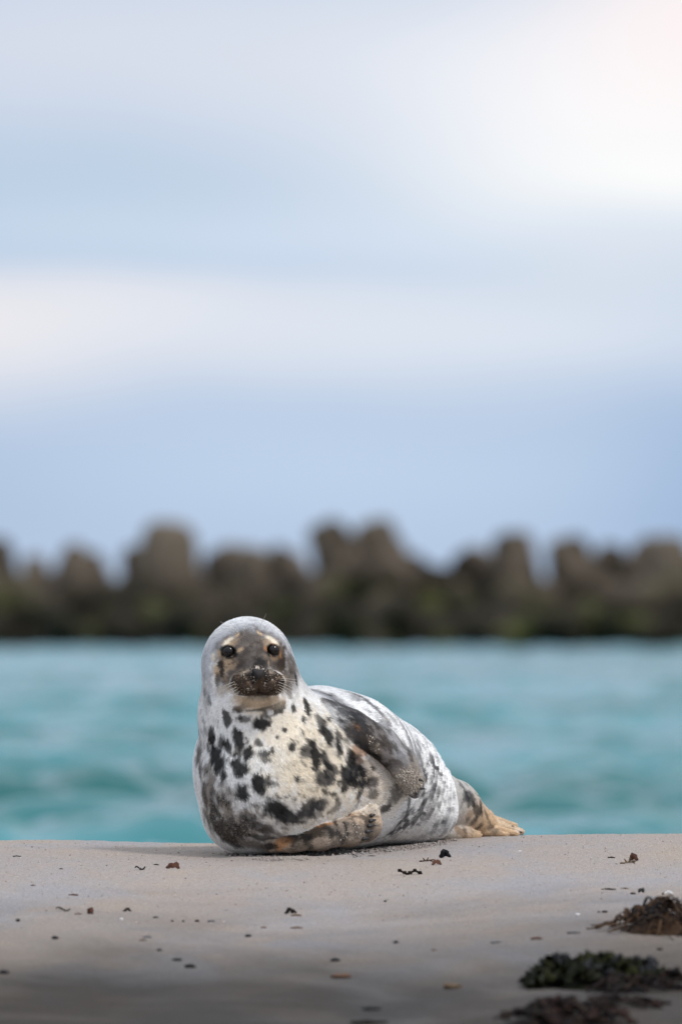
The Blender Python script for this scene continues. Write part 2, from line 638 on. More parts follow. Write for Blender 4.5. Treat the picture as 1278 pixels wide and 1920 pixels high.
def flat_cone(p, a, b, r1, r2, n, squash):
    """tapered capsule squashed along n (a flipper)"""
    a = np.asarray(a)
    b = np.asarray(b)
    n = n / np.linalg.norm(n)
    ba = b - a
    pa = p - a
    h = np.clip(pa @ ba / (ba @ ba), 0, 1)
    d = pa - h[..., None] * ba
    dn = d @ n
    d2 = (d * d).sum(-1) - dn * dn
    return (np.sqrt(np.maximum(d2, 0) + (dn * squash) ** 2) - (r1 + (r2 - r1) * h)) / (0.5 + 0.5 * squash)


def ell(p, c, r, rot=None):
    q = p - np.asarray(c)
    if rot is not None:
        q = q @ rot
    r = np.asarray(r)
    k0 = np.sqrt(((q / r) ** 2).sum(-1))
    k1 = np.sqrt(((q / (r * r)) ** 2).sum(-1))
    return k0 * (k0 - 1) / np.maximum(k1, 1e-6)


def roty(a):
    c, s = math.cos(a), math.sin(a)
    return np.array([[c, 0, s], [0, 1, 0], [-s, 0, c]])


def R(px):
    return px / SPX


def E(p, px, py, Y, rx, rz, ry, ang=0.0):
    """ellipsoid: centre by photo pixel and depth; radii rx, rz in pixels, ry in metres; tilt clockwise in the picture"""
    return ell(p, W(px, py, Y), (R(rx), ry, R(rz)), roty(rad(ang)) if ang else None)


HY = 0.0                                  # depth of the middle of the head
SPINE = [(464, 1243, 0.0), (490, 1335, 0.03), (522, 1440, 0.09), (640, 1452, 0.24), (705, 1462, 0.36), (768, 1488, 0.48), (850, 1520, 0.66), (905, 1546, 0.74), (985, 1562, 0.80)]


def sdf_trunk(p):
    d = rcone(p, W(519, 1440, 0.085), W(640, 1449, 0.24), R(158), R(146))
    d = smin(d, E(p, 600, 1376, 0.22, 88, 90, 0.125), 0.03)                       # shoulder
    d = smin(d, rcone(p, W(640, 1449, 0.24), W(706, 1464, 0.36), R(146), R(115)), 0.03)
    d = smin(d, rcone(p, W(706, 1464, 0.36), W(764, 1490, 0.47), R(115), R(89)), 0.05)
    d = smin(d, E(p, 782, 1532, 0.47, 70, 52, 0.10), 0.05)                        # thigh resting on the sand
    neck = rcone(p, W(464, 1243, 0.0), W(503, 1405, 0.045), R(77), R(128))
    neck = smin(neck, E(p, 456, 1345, 0.03, 82, 100, 0.11, -8), 0.04)
    d = smin(d, neck, 0.009)
    # breast bulge towards the viewer
    d = smin(d, E(p, 520, 1480, 0.03, 128, 105, 0.17), 0.06)
    d = smin(d, E(p, 470, 1540, 0.06, 82, 60, 0.13), 0.05)
    return d


def sdf_head(p):
    d = E(p, 464, 1242, HY, 80, 81, 0.112)
    d = smin(d, E(p, 466, 1262, HY - 0.03, 76, 62, 0.095), 0.03)                # cheeks and jowls
    # brow and bridge of the nose, sloping to the nose
    d = smin(d, rcone(p, W(468, 1212, HY - 0.060), W(483, 1258, HY - 0.150), R(36), R(19)), 0.035)
    d = smin(d, E(p, 432, 1212, HY - 0.068, 26, 17, 0.030, -12), 0.022)         # brow ridges
    d = smin(d, E(p, 507, 1209, HY - 0.068, 25, 17, 0.030, 12), 0.022)
    # muzzle
    d = smin(d, E(p, 482, 1281, HY - 0.105, 46, 26, 0.068), 0.022)
    d = smin(d, E(p, 459, 1282, HY - 0.143, 30, 24, 0.038, -8), 0.010)          # whisker pads
    d = smin(d, E(p, 509, 1280, HY - 0.143, 27, 24, 0.038, 8), 0.010)
    d = smin(d, E(p, 485, 1265, HY - 0.165, 21, 14, 0.026), 0.008)              # nose pad
    d = smin(d, E(p, 483, 1308, HY - 0.088, 43, 17, 0.064), 0.010)              # lower jaw
    d = smin(d, E(p, 474, 1322, HY - 0.040, 66, 24, 0.075), 0.03)               # throat
    return d


GROOVES = []                              # (start, end, r1, r2): filled after the first march


def head_carve(p, d):
    for a, b, r1, r2 in GROOVES:
        d = smax(d, -rcone(p, a, b, r1, r2), 0.003)
    return d


EYES = [(429.0, 1222.0), (512.0, 1219.0)]
EYE_C = []                                # filled after the first march
EYE_R = 0.0170


def march(fun, px, py, y0=-0.5, y1=1.2):
    """first point of the surface along the line of sight of a pixel"""
    Y = np.linspace(y0, y1, 1700)
    d = CAM_D + Y
    P = np.stack([(px - 639.0) / FPX * d, Y, CAM_H - (py - HORIZON) / FPX * d], -1)
    v = fun(P)
    i = np.nonzero(v <= 0)[0]
    if len(i) == 0:
        return P[np.argmin(v)], False
    return P[i[0]], True


def grad(fun, p, e=0.0012):
    g = 0.0
    for k in ((1, -1, -1), (-1, -1, 1), (-1, 1, -1), (1, 1, 1)):
        k = np.array(k, float)
        g = g + k * fun(p + k * e)[..., None]
    return g / (4 * e)


def trunk_head(p):
    return smin(sdf_trunk(p), sdf_head(p), 0.035)


# upper fore flipper, folded along the flank: (px, py, half width px, lift from the flank)
F1 = [(612, 1332, 38, -0.022), (666, 1364, 37, 0.000), (710, 1398, 34, 0.016), (745, 1437, 32, 0.022), (763, 1465, 28, 0.019)]
F1P = []
for px, py, hw, lift in F1:
    h, ok = march(trunk_head, px, py)
    n = grad(trunk_head, h[None])[0]
    n /= np.linalg.norm(n)
    F1P.append((h + n * lift, R(hw), n))
# lower fore flipper, lying on the sand in front of the belly
F2 = [(508, 1586, 12, 0.00), (548, 1577, 19, -0.012), (600, 1566, 27, -0.032), (650, 1554, 33, -0.040), (682, 1545, 34, -0.034)]
F2P = []
for px, py, hw, off in F2:
    h, ok = march(trunk_head, px, min(py, 1575))
    yy = h[1] + off
    F2P.append((W(px, py, yy), R(hw), np.array([0.12, -1.0, 0.30])))


def sdf_f1(p):
    d = None
    for (a, r1, n1), (b, r2, n2) in zip(F1P[:-1], F1P[1:]):
        e = flat_cone(p, a, b, r1, r2, n1 + n2, 1.9)
        d = e if d is None else smin(d, e, 0.012)
    for px, py, r in ((777, 1443, 8), (781, 1457, 9), (782, 1473, 10), (777, 1487, 10)):      # toes
        a = F1P[-1][0]
        b = np.array([W(px, py, 0)[0], a[1] + 0.010, W(px, py, 0)[2]])
        d = smin(d, rcone(p, a, b, R(15), R(r)), 0.010)
    return d


def sdf_f2(p):
    d = None
    for (a, r1, n1), (b, r2, n2) in zip(F2P[:-1], F2P[1:]):
        e = flat_cone(p, a, b, r1, r2, n1 + n2, 1.7)
        d = e if d is None else smin(d, e, 0.012)
    for px, py, r in ((699, 1518, 11), (703, 1530, 9), (702, 1543, 9), (697, 1556, 9), (686, 1569, 9)):
        a = F2P[-1][0]
        w = W(px, py, a[1] - 0.004)
        d = smin(d, rcone(p, a, w, R(15), R(r)), 0.008)
    return d


def sdf_hind(p):
    d = rcone(p, W(800, 1500, 0.56), W(848, 1516, 0.66), R(66), R(52))
    d = smin(d, rcone(p, W(848, 1516, 0.66), W(900, 1541, 0.72), R(52), R(29)), 0.02)
    n = np.array([0.1, -1.0, 0.5])
    d = smin(d, flat_cone(p, W(893, 1541, 0.71), W(936, 1552, 0.75), R(25), R(15), n, 1.6), 0.015)
    d = smin(d, rcone(p, W(902, 1531, 0.74), W(962, 1549, 0.79), R(11), R(7)), 0.003)       # toes
    d = smin(d, rcone(p, W(915, 1543, 0.735), W(975, 1559, 0.76), R(10), R(6.5)), 0.003)
    d = smin(d, rcone(p, W(915, 1552, 0.71), W(966, 1563, 0.735), R(8), R(5.5)), 0.003)
    d = smin(d, rcone(p, W(905, 1558, 0.70), W(948, 1565, 0.71), R(8), R(5)), 0.003)
    low = flat_cone(p, W(832, 1556, 0.56), W(892, 1566, 0.64), R(20), R(10), np.array([0, -1.0, 0.4]), 1.3)
    return smin(d, low, 0.006)


def skin_folds(p):
    """rings of loose skin across the hips"""
    s = (p - W(770, 1470, 0.40)) @ np.array([0.80, 0.45, -0.30])
    env = np.exp(-((s - 0.03) / 0.062) ** 2)
    q = fbm(p * 9.0, 2, 71)
    return env * 0.0026 * np.sin(s * 260.0 + 3.5 * q) + 0.0022 * fbm(p * 16.0, 2, 73)


def boxed(fun, p, lo, hi):
    """evaluate a piece only near it"""
    out = np.full(p.shape[:-1], 0.25)
    m = np.all((p > lo) & (p < hi), -1)
    if m.any():
        out[m] = fun(p[m])
    return out


def _box(pts, pad):
    pts = np.array(pts)
    return pts.min(0) - pad, pts.max(0) + pad


HEAD_BOX = (W(464, 1250, HY) - np.array([0.20, 0.30, 0.22]), W(464, 1250, HY) + np.array([0.20, 0.22, 0.20]))
F1_BOX = _box([a for a, _, _ in F1P], 0.11)
F2_BOX = _box([a for a, _, _ in F2P], 0.11)
HIND_BOX = _box([W(800, 1500, 0.56), W(980, 1565, 0.80)], 0.13)


def full_head(p):
    head = head_carve(p, sdf_head(p))
    for c in EYE_C:
        q = np.sqrt(((p - c) ** 2).sum(-1))
        head = smin(head, q - EYE_R * 1.07, 0.008)                                # lids swell round the eyeball
    return head


def groups(p):
    g = ground_z(p[..., 0], p[..., 1]) - 0.007 - p[..., 2]
    body = sdf_trunk(p)
    body = body + skin_folds(p)
    head = boxed(full_head, p, *HEAD_BOX)
    bh = smin(body, head, 0.035)
    for c in EYE_C:                                                              # opening between the lids, almond shaped
        o = c + np.array([0.0, -0.016, 0.0])
        bh = smax(bh, -ell(p, o, (0.0158, 0.016, 0.0128)), 0.003)
    f1 = boxed(sdf_f1, p, *F1_BOX)
    f2 = boxed(sdf_f2, p, *F2_BOX)
    hind = boxed(sdf_hind, p, *HIND_BOX)
    # creases in the skin where the limbs leave the body
    return [smax(bh, g, 0.03), f1, smax(f2, g, 0.012), smax(hind, g, 0.010)]


def seal_sdf(p):
    b, f1, f2, hd = groups(p)
    d = smin(b, hd, 0.010)
    # the arm grows smoothly out of the shoulder, the hand lies free on the flank
    t = np.clip((p - F1P[0][0]) @ (F1P[2][0] - F1P[0][0]) / ((F1P[2][0] - F1P[0][0]) ** 2).sum(), 0, 1)
    d = smin(d, f1, 0.006 + 0.03 * (1 - t))
    return smin(d, f2, 0.005)


for ex, ey in EYES:
    h, ok = march(trunk_head, ex, ey)
    EYE_C.append(h + np.array([0.0, 0.0100, 0.0]))


def groove(pts, r, sink=0.0):
    q = [march(trunk_head, x, y)[0] + np.array([0, sink, 0]) for x, y in pts]
    for i in range(len(q) - 1):
        GROOVES.append((q[i], q[i + 1], r[i], r[i + 1]))


# nostrils: two slits closing downwards in a V, the cleft below them and the mouth
groove([(470, 1255), (474, 1265), (479, 1275), (481, 1282)], [0.0035, 0.0056, 0.0048, 0.002])
groove([(500, 1254), (497, 1265), (492, 1275), (489, 1282)], [0.0035, 0.0056, 0.0048, 0.002])
groove([(485, 1284), (485, 1292), (485, 1300)], [0.002, 0.0035, 0.0035])
groove([(438, 1288), (447, 1297), (459, 1302), (472, 1303), (485, 1300.5), (498, 1302.5), (511, 1301), (522, 1295), (530, 1286)], [0.002, 0.004, 0.0045, 0.0045, 0.0045, 0.0045, 0.0045, 0.004, 0.002])


def surface_nets(fun, lo, hi, st):
    ax = [np.arange(lo[a], hi[a], st) for a in range(3)]
    n = [len(a) for a in ax]
    V = np.empty(n, dtype=np.float64)
    # a coarse pass finds the blocks near the skin, only those are filled in finely
    Kb = 5
    cax = [np.arange(lo[a] + st * (Kb - 1) / 2, hi[a] + st * Kb, st * Kb)[:-(-n[a] // Kb)] for a in range(3)]
    X, Y, Z = np.meshgrid(*cax, indexing='ij')
    C = fun(np.stack([X, Y, Z], -1))
    V = np.repeat(np.repeat(np.repeat(C, Kb, 0), Kb, 1), Kb, 2)[:n[0], :n[1], :n[2]].copy()
    near = np.argwhere(np.abs(V) < 0.045)
    for i in range(0, len(near), 80000):
        e = near[i:i + 80000]
        V[tuple(e.T)] = fun(np.asarray(lo) + e * st)
    S = V < 0
    cnt = sum(S[a:n[0] - 1 + a, b:n[1] - 1 + b, c:n[2] - 1 + c].astype(np.int8) for a in (0, 1) for b in (0, 1) for c in (0, 1))
    act = (cnt > 0) & (cnt < 8)
    idx = -np.ones(act.shape, dtype=np.int64)
    ijk = np.argwhere(act)
    idx[act] = np.arange(len(ijk))
    acc = np.zeros((len(ijk), 3))
    num = np.zeros(len(ijk))
    corners = [np.array(c) for c in np.ndindex(2, 2, 2)]
    for c0 in corners:
        for a in range(3):
            if c0[a] == 0:
                c1 = c0.copy()
                c1[a] = 1
                v0 = V[tuple((ijk + c0).T)]
                v1 = V[tuple((ijk + c1).T)]
                m = (v0 < 0) != (v1 < 0)
                t = np.where(m, v0 / np.where(m, v0 - v1, 1), 0)
                acc += m[:, None] * (c0 + t[:, None] * (c1 - c0))
                num += m
    pts = np.asarray(lo) + (ijk + acc / num[:, None]) * st
    faces = []
    for a in range(3):
        b, c = (a + 1) % 3, (a + 2) % 3
        s0 = [slice(None)] * 3
        s1 = [slice(None)] * 3
        s0[a] = slice(0, -1)
        s1[a] = slice(1, None)
        A, B = S[tuple(s0)], S[tuple(s1)]
        e = np.argwhere(A != B)
        e = e[(e[:, b] > 0) & (e[:, c] > 0) & (e[:, b] < n[b] - 1) & (e[:, c] < n[c] - 1)]
        ob = np.zeros(3, dtype=int)
        oc = np.zeros(3, dtype=int)
        ob[b] = 1
        oc[c] = 1
        q = np.stack([idx[tuple((e - ob - oc).T)], idx[tuple((e - oc).T)], idx[tuple(e.T)], idx[tuple((e - ob).T)]], -1)
        flip = ~A[tuple(e.T)]
        q[flip] = q[flip][:, ::-1]
        faces.append(q)
    return pts, np.concatenate(faces)


def subdivide(v, f):
    e = np.concatenate([f[:, [i, (i + 1) % 4]] for i in range(4)])
    es = np.sort(e, 1)
    key = es[:, 0] * len(v) + es[:, 1]
    u, inv = np.unique(key, return_inverse=True)
    mid = (v[u // len(v)] + v[u % len(v)]) / 2
    cen = v[f].mean(1)
    nv, nf = len(v), len(f)
    m = nv + inv.reshape(4, nf)
    cidx = nv + len(mid) + np.arange(nf)
    q = [np.stack([f[:, i], m[i], cidx, m[(i + 3) % 4]], -1) for i in range(4)]
    return np.concatenate([v, mid, cen]), np.concatenate(q)


def relax(v, f, it=2, w=0.5):
    e = np.concatenate([f[:, [i, (i + 1) % 4]] for i in range(4)])
    for _ in range(it):
        acc = np.zeros_like(v)
        num = np.zeros(len(v))
        np.add.at(acc, e[:, 0], v[e[:, 1]])
        np.add.at(acc, e[:, 1], v[e[:, 0]])
        np.add.at(num, e[:, 0], 1)
        np.add.at(num, e[:, 1], 1)
        v = v + w * (acc / num[:, None] - v)
    return v


def project(fun, v, it=2):
    for _ in range(it):
        out = []
        for i in range(0, len(v), 60000):
            p = v[i:i + 60000]
            d = fun(p)
            g = grad(fun, p)
            n2 = np.maximum((g * g).sum(-1), 0.09)
            st = np.clip(d / n2, -0.006, 0.006)
            out.append(p - st[:, None] * g)
        v = np.concatenate(out)
    return v


SV, SF = surface_nets(seal_sdf, (-0.42, -0.34, -0.09), (0.50, 0.92, 0.60), 0.0065)
SV = project(seal_sdf, SV, 1)
SV, SF = subdivide(SV, SF)
SV = relax(SV, SF, 2, 0.5)
SV = project(seal_sdf, SV, 2)
SV = relax(SV, SF, 1, 0.3)
_gr = np.concatenate([grad(seal_sdf, SV[i:i + 60000]) for i in range(0, len(SV), 60000)])
SN = _gr / np.linalg.norm(_gr, axis=1)[:, None]
SG = np.argmin(np.concatenate([np.stack(groups(SV[i:i + 60000])) for i in range(0, len(SV), 60000)], 1), 0)
_d = CAM_D + SV[:, 1]
SPXY = np.stack([639.0 + SV[:, 0] / _d * FPX, HORIZON - (SV[:, 2] - CAM_H) / _d * FPX], -1)
_vis = SN[:, 1] < 0.1
print("seal verts", len(SV), "faces", len(SF))

# ------------------------------------------------------------------ coat colours
CREAM = (0.83, 0.72, 0.56)
WHITE = (0.88, 0.86, 0.83)
SILVER = (0.52, 0.52, 0.535)
DARK = (0.009, 0.0088, 0.009)
GREY = (0.042, 0.041, 0.043)
MIDG = (0.20, 0.195, 0.20)
FACE = (0.125, 0.103, 0.087)
BROWN = (0.036, 0.025, 0.018)
TAN = (0.56, 0.40, 0.255)
ORANGE = (0.42, 0.20, 0.085)
SANDY = (0.26, 0.21, 0.165)
BLACK = (0.012, 0.011, 0.011)
PINK = (0.60, 0.42, 0.28)

SC = np.tile(np.array(WHITE), (len(SV), 1))
SSAND = np.zeros(len(SV))
SC[SG == 1] = (0.20, 0.18, 0.168)
SC[SG == 2] = (0.33, 0.26, 0.20)
_t3 = sstep(850, 925, SPXY[:, 0] + 0.5 * (SPXY[:, 1] - 1520))[SG == 3][:, None]
SC[SG == 3] = np.array((0.50, 0.47, 0.43)) * (1 - _t3) + np.array((0.58, 0.40, 0.245)) * _t3
# the noise that makes every edge of the markings ragged, drawn out along the lie of the fur
_w1 = fbm(SV * 26.0, 3, 81)
_w2 = fbm(SV * 78.0, 2, 85)
_w3 = fbm(SV * 190.0, 2, 87)


def paint(px, py, rx, ry, colr, a=1.0, ang=0.0, soft=0.26, rag=0.5, grp=None, sand=None, mot=None):
    """a patch of fur centred on the skin seen at (px, py); radii in photo pixels, laid out on the skin itself"""
    near = np.nonzero((np.abs(SPXY[:, 0] - px) < 8) & (np.abs(SPXY[:, 1] - py) < 8) & _vis & ((SG == grp) if grp is not None else True))[0]
    if len(near) == 0:
        return
    dep = SV[near, 1]
    front = near[dep < dep.min() + 0.03]
    j = front[np.argmin(((SPXY[front] - (px, py)) ** 2).sum(1))]
    c, n, g = SV[j], SN[j], SG[j]
    u = np.array([1.0, 0, 0]) - n * n[0]
    u /= np.linalg.norm(u)
    v = np.cross(n, u)
    if v[2] > 0:
        v = -v                                   # v points down the picture
    r = max(rx, ry) / SPX
    d = SV - c
    m = np.nonzero((np.abs(d).max(1) < r * 2.2) & (SG == g) & (SN @ n > -0.2))[0]
    d = d[m]
    ca, sa = math.cos(rad(ang)), math.sin(rad(ang))
    du = d @ u * SPX
    dv = d @ v * SPX
    x = (du * ca + dv * sa) / rx
    y = (-du * sa + dv * ca) / ry
    q = np.sqrt(x * x + y * y) + rag * (0.8 * _w1[m] + 0.9 * _w2[m] + 0.6 * _w3[m])
    al = a * (1 - sstep(1 - soft, 1 + soft, q)) * (1 - sstep(1.4, 2.0, np.abs(d @ n) / r))
    if mot is not None:                          # broken into flecks
        ax = np.array([-0.35, 0.30, 0.9])
        z = SV[m] - mot[2] * (SV[m] @ ax)[:, None] * ax
        al = al * sstep(mot[1] - 0.13, mot[1] + 0.13, fbm(z * mot[0], 4, 97) + 0.25 * _w3[m])
    SC[m] = SC[m] * (1 - al[:, None]) + np.array(colr) * al[:, None]
    if sand is not None:
        SSAND[m] = np.maximum(SSAND[m], sand * (1 - sstep(1 - soft, 1 + soft, q)))


def c2(x, y):                                    # study crop of the whole seal
    return x / 1.93636 + 340, y / 1.93636 + 1130


def c1(x, y):                                    # study crop of the head
    return x / 5.112 + 350, y / 5.112 + 1140


def B(x, y, rx, ry, colr=DARK, a=0.95, ang=0.0, **k):
    px, py = c2(x, y)
    g = 1.18 if max(rx, ry) < 60 else 1.0
    paint(px, py, g * rx / 1.936, g * ry / 1.936, colr, a, ang, **k)


def H(x, y, rx, ry, colr=DARK, a=0.95, ang=0.0, **k):
    px, py = c1(x, y)
    k.setdefault('rag', 0.35)
    paint(px, py, rx / 5.112, ry / 5.112, colr, a, ang, **k)


# markings on the sides the photo does not show, and grey flecks on the flank
for _k in range(420):
    j = rng.integers(len(SV))
    if SG[j] != 0 or (SN[j, 1] < 0.25 and SPXY[j, 0] < 700) or SV[j, 2] > 0.40:
        continue
    c, n = SV[j], SN[j]
    d = SV - c
    hid = n[1] > 0.25
    r = rng.uniform(0.008, 0.024) * (1.0 if hid else 0.45)
    m = np.nonzero((np.abs(d).max(1) < r * 3.5) & (SG == 0))[0]
    ax = np.array([-0.35, 0.30, 0.9]) + 0.3 * rng.normal(size=3)
    ax -= n * (ax @ n)
    ax /= np.linalg.norm(ax)
    al_ = d[m] @ ax
    rr = np.sqrt(np.maximum((d[m] ** 2).sum(1) - al_ ** 2, 0))
    q = np.sqrt((al_ / (2.1 * r)) ** 2 + (rr / r) ** 2) + 0.5 * _w1[m]
    al = rng.uniform(0.35, 0.9) * (1.0 if hid else 0.7) * (1 - sstep(0.5, 1.4, q))
    SC[m] = SC[m] * (1 - al[:, None]) + np.array(GREY) * al[:, None]
# silver-grey of the back, stronger towards the spine side that faces away
_back = np.where(SG == 0, sstep(-0.1, 0.8, SN[:, 1] + 0.55 * SN[:, 2] + 0.25 * _w1), 0) * 0.8
SC = SC * (1 - _back[:, None]) + np.array(SILVER) * _back[:, None]

# broad tones
B(500, 580, 180, 190, CREAM, 0.95, 20, soft=0.6)
B(470, 620, 90, 80, (0.76, 0.62, 0.43), 0.35, 20, soft=0.7)
B(370, 480, 120, 100, CREAM, 0.65, soft=0.7)
B(600, 640, 120, 110, CREAM, 0.65, soft=0.6)
B(690, 630, 80, 90, TAN, 0.55, soft=0.6)
B(760, 700, 90, 70, CREAM, 0.6, soft=0.6)
B(640, 540, 40, 60, ORANGE, 0.70, 30)
B(840, 700, 120, 110, WHITE, 0.5, soft=0.6)
B(560, 340, 120, 50, MIDG, 0.75, 28, soft=0.6)
B(520, 330, 60, 16, SILVER, 0.8, 18, soft=0.6)
B(640, 330, 45, 14, GREY, 0.8, 32)
B(560, 375, 50, 16, GREY, 0.8, 35)
B(690, 372, 40, 9, GREY, 0.8, 38)
B(735, 420, 30, 10, SANDY, 0.7, 45)
B(60, 500, 18, 140, SILVER, 0.55, 4, soft=0.6)
B(95, 700, 40, 120, SANDY, 0.7, -8, soft=0.6, sand=0.8)
B(190, 790, 90, 60, SANDY, 0.72, 25, soft=0.6, sand=0.9)
B(150, 700, 45, 60, SANDY, 0.55, -10, soft=0.6, sand=0.8)
B(90, 330, 18, 60, MIDG, 0.45, 0, soft=0.6)
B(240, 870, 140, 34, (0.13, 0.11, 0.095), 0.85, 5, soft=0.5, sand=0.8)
B(110, 640, 24, 60, (0.17, 0.14, 0.115), 0.6, -10, soft=0.6, sand=0.9)
# neck and breast
for x, y, rx, ry, cc, a, an in [
    (165, 420, 15, 26, DARK, .9, -15), (105, 355, 8, 22, GREY, .8, -20), (208, 388, 15, 10, DARK, .85, 0), (230, 424, 18, 13, GREY, .8, 0),
    (288, 440, 33, 20, DARK, .97, -12), (355, 378, 27, 20, DARK, .85, -30), (318, 402, 22, 14, GREY, .7, -20), (405, 385, 9, 15, DARK, .9, -10),
    (452, 375, 9, 32, DARK, .95, -12), (440, 422, 7, 12, DARK, .9, 0), (372, 460, 10, 9, DARK, .9, 0), (400, 520, 13, 18, DARK, .93, -10),
    (205, 487, 18, 34, DARK, .95, -28), (170, 515, 12, 22, DARK, .9, -15), (110, 480, 19, 40, DARK, .93, -18), (132, 562, 28, 54, DARK, .96, -20),
    (206, 590, 30, 42, DARK, .95, -22), (240, 540, 17, 22, DARK, .95, -10), (284, 506, 18, 14, DARK, .8, 20), (297, 543, 20, 13, DARK, .85, 0),
    (328, 532, 9, 11, DARK, .85, 0), (303, 566, 17, 9, DARK, .75, 10), (150, 630, 13, 22, DARK, .9, -10), (220, 687, 20, 34, DARK, .96, -14),
    (274, 660, 21, 36, DARK, .97, -12), (318, 650, 24, 12, GREY, .75, 10), (414, 637, 11, 11, DARK, .93, 0), (440, 642, 6, 6, GREY, .7, 0),
    (70, 618, 8, 26, DARK, .8, -10), (62, 540, 7, 34, GREY, .7, -4), (85, 690, 14, 60, DARK, .75, -16), (120, 740, 12, 26, DARK, .7, -30),
    (335, 742, 46, 30, DARK, .97, 30), (392, 776, 40, 22, DARK, .92, 25), (452, 748, 46, 30, GREY, .9, -20), (500, 728, 28, 20, GREY, .8, 0),
    (560, 740, 30, 16, GREY, .6, 0), (240, 790, 30, 24, GREY, .75, 10), (190, 815, 46, 26, DARK, .8, 35), (290, 812, 40, 18, GREY, .75, 10),
    (300, 850, 60, 20, DARK, .85, 5), (120, 790, 20, 44, DARK, .7, -34), (170, 860, 50, 26, DARK, .7, 30),
    (450, 532, 17, 26, GREY, .85, 10), (480, 548, 17, 48, DARK, .97, -12), (520, 566, 14, 34, GREY, .9, -20), (512, 632, 42, 26, GREY, .92, 0),
    (546, 600, 15, 20, GREY, .8, 0), (500, 440, 14, 34, GREY, .8, -15), (524, 478, 20, 40, DARK, .95, -22), (562, 512, 14, 46, GREY, .88, -6),
    (570, 428, 26, 14, GREY, .75, 10), (606, 410, 24, 22, DARK, .9, 20), (540, 400, 10, 26, GREY, .6, -20),
    (612, 574, 26, 30, DARK, .95, 0), (598, 618, 40, 24, DARK, .95, 20), (585, 655, 24, 30, DARK, .93, 0), (640, 610, 18, 18, GREY, .8, 0), (650, 655, 24, 14, GREY, .85, 20),
    (685, 655, 30, 20, GREY, .8, 0), (690, 690, 22, 18, GREY, .7, 0), (640, 692, 15, 11, GREY, .8, 0), (546, 690, 16, 8, DARK, .85, 15), (562, 712, 10, 10, GREY, .8, 0),
    (770, 692, 30, 32, GREY, .75, -20), (735, 745, 22, 14, DARK, .85, 15), (722, 770, 14, 10, GREY, .6, 0), (820, 735, 9, 34, GREY, .75, 10), (800, 770, 12, 20, GREY, .5, 0),
    (870, 745, 12, 30, GREY, .75, 20), (845, 790, 16, 18, GREY, .75, 0), (825, 808, 10, 12, DARK, .8, 0), (905, 765, 26, 10, GREY, .6, -30), (930, 720, 10, 40, GREY, .6, 18),
    (912, 588, 16, 40, GREY, .8, -14), (930, 610, 8, 34, GREY, .75, -12), (960, 660, 6, 50, GREY, .5, -6), (900, 690, 10, 26, GREY, .5, 10),
    (820, 470, 10, 60, GREY, .55, -50), (880, 480, 6, 60, GREY, .55, -40), (930, 540, 5, 70, GREY, .6, -28), (970, 600, 4, 60, GREY, .6, -18), (900, 530, 4, 60, MIDG, .5, -34),
    (760, 420, 10, 40, GREY, .5, -55), (850, 530, 8, 30, MIDG, .5, -40), (780, 820, 30, 16, MIDG, .5, -20), (900, 830, 40, 14, MIDG, .5, -25), (960, 800, 16, 50, MIDG, .45, 22),
    (720, 850, 40, 12, MIDG, .5, -10), (680, 800, 24, 16, MIDG, .45, 0), (850, 660, 10, 20, MIDG, .5, 0),
]:
    B(x, y, rx, ry, cc, a, an)

# flecked ground between the spots
B(620, 600, 90, 90, GREY, .8, 0, soft=0.5, mot=(42, 0.10, 0.2))
B(560, 480, 70, 90, GREY, .6, 0, soft=0.5, mot=(42, 0.16, 0.2))
B(860, 740, 140, 110, GREY, .85, 0, soft=0.5, mot=(72, 0.06, 0.3))
B(900, 600, 100, 140, GREY, .8, -20, soft=0.5, mot=(72, 0.10, 0.5))
B(700, 400, 150, 40, MIDG, .8, 40, soft=0.6, mot=(44, -0.1, 0.5))
B(840, 480, 120, 60, MIDG, .75, 45, soft=0.6, mot=(50, -0.05, 0.6))
B(780, 830, 140, 40, GREY, .7, -8, soft=0.5, mot=(70, 0.06, 0.3))
B(830, 480, 60, 130, MIDG, .7, -45, soft=0.5, mot=(60, 0.05, 0.75))
B(960, 720, 40, 110, GREY, .7, 10, soft=0.5, mot=(75, 0.10, 0.4))
B(70, 560, 40, 190, (0.12, .105, .095), .8, -4, soft=0.5, mot=(46, 0.02, 0.3), sand=0.5)
B(85, 400, 26, 120, GREY, .6, 0, soft=0.5, mot=(60, 0.04, 0.3), sand=0.4)
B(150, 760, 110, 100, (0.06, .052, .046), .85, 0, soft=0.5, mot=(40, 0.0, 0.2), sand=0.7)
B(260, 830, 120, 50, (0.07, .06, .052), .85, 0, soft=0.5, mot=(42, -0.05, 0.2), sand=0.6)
B(420, 770, 130, 40, GREY, .8, -6, soft=0.5, mot=(46, 0.02, 0.2))
B(600, 760, 90, 34, GREY, .6, -6, soft=0.5, mot=(46, 0.08, 0.2))
B(240, 600, 90, 110, GREY, .5, 0, soft=0.5, mot=(50, 0.24, 0.2))
B(580, 350, 110, 46, GREY, .85, 28, soft=0.5, mot=(46, 0.0, 0.4))

B(300, 560, 200, 200, DARK, .9, 0, soft=0.4, mot=(85, 0.36, 0.3))
B(560, 560, 160, 180, DARK, .9, 0, soft=0.4, mot=(70, 0.27, 0.3))
B(120, 560, 80, 240, DARK, .85, 0, soft=0.4, mot=(75, 0.25, 0.3))
B(860, 700, 150, 180, DARK, .85, 0, soft=0.4, mot=(80, 0.20, 0.3))
B(640, 620, 80, 80, DARK, .95, 0, soft=0.4, mot=(48, 0.12, 0.2))

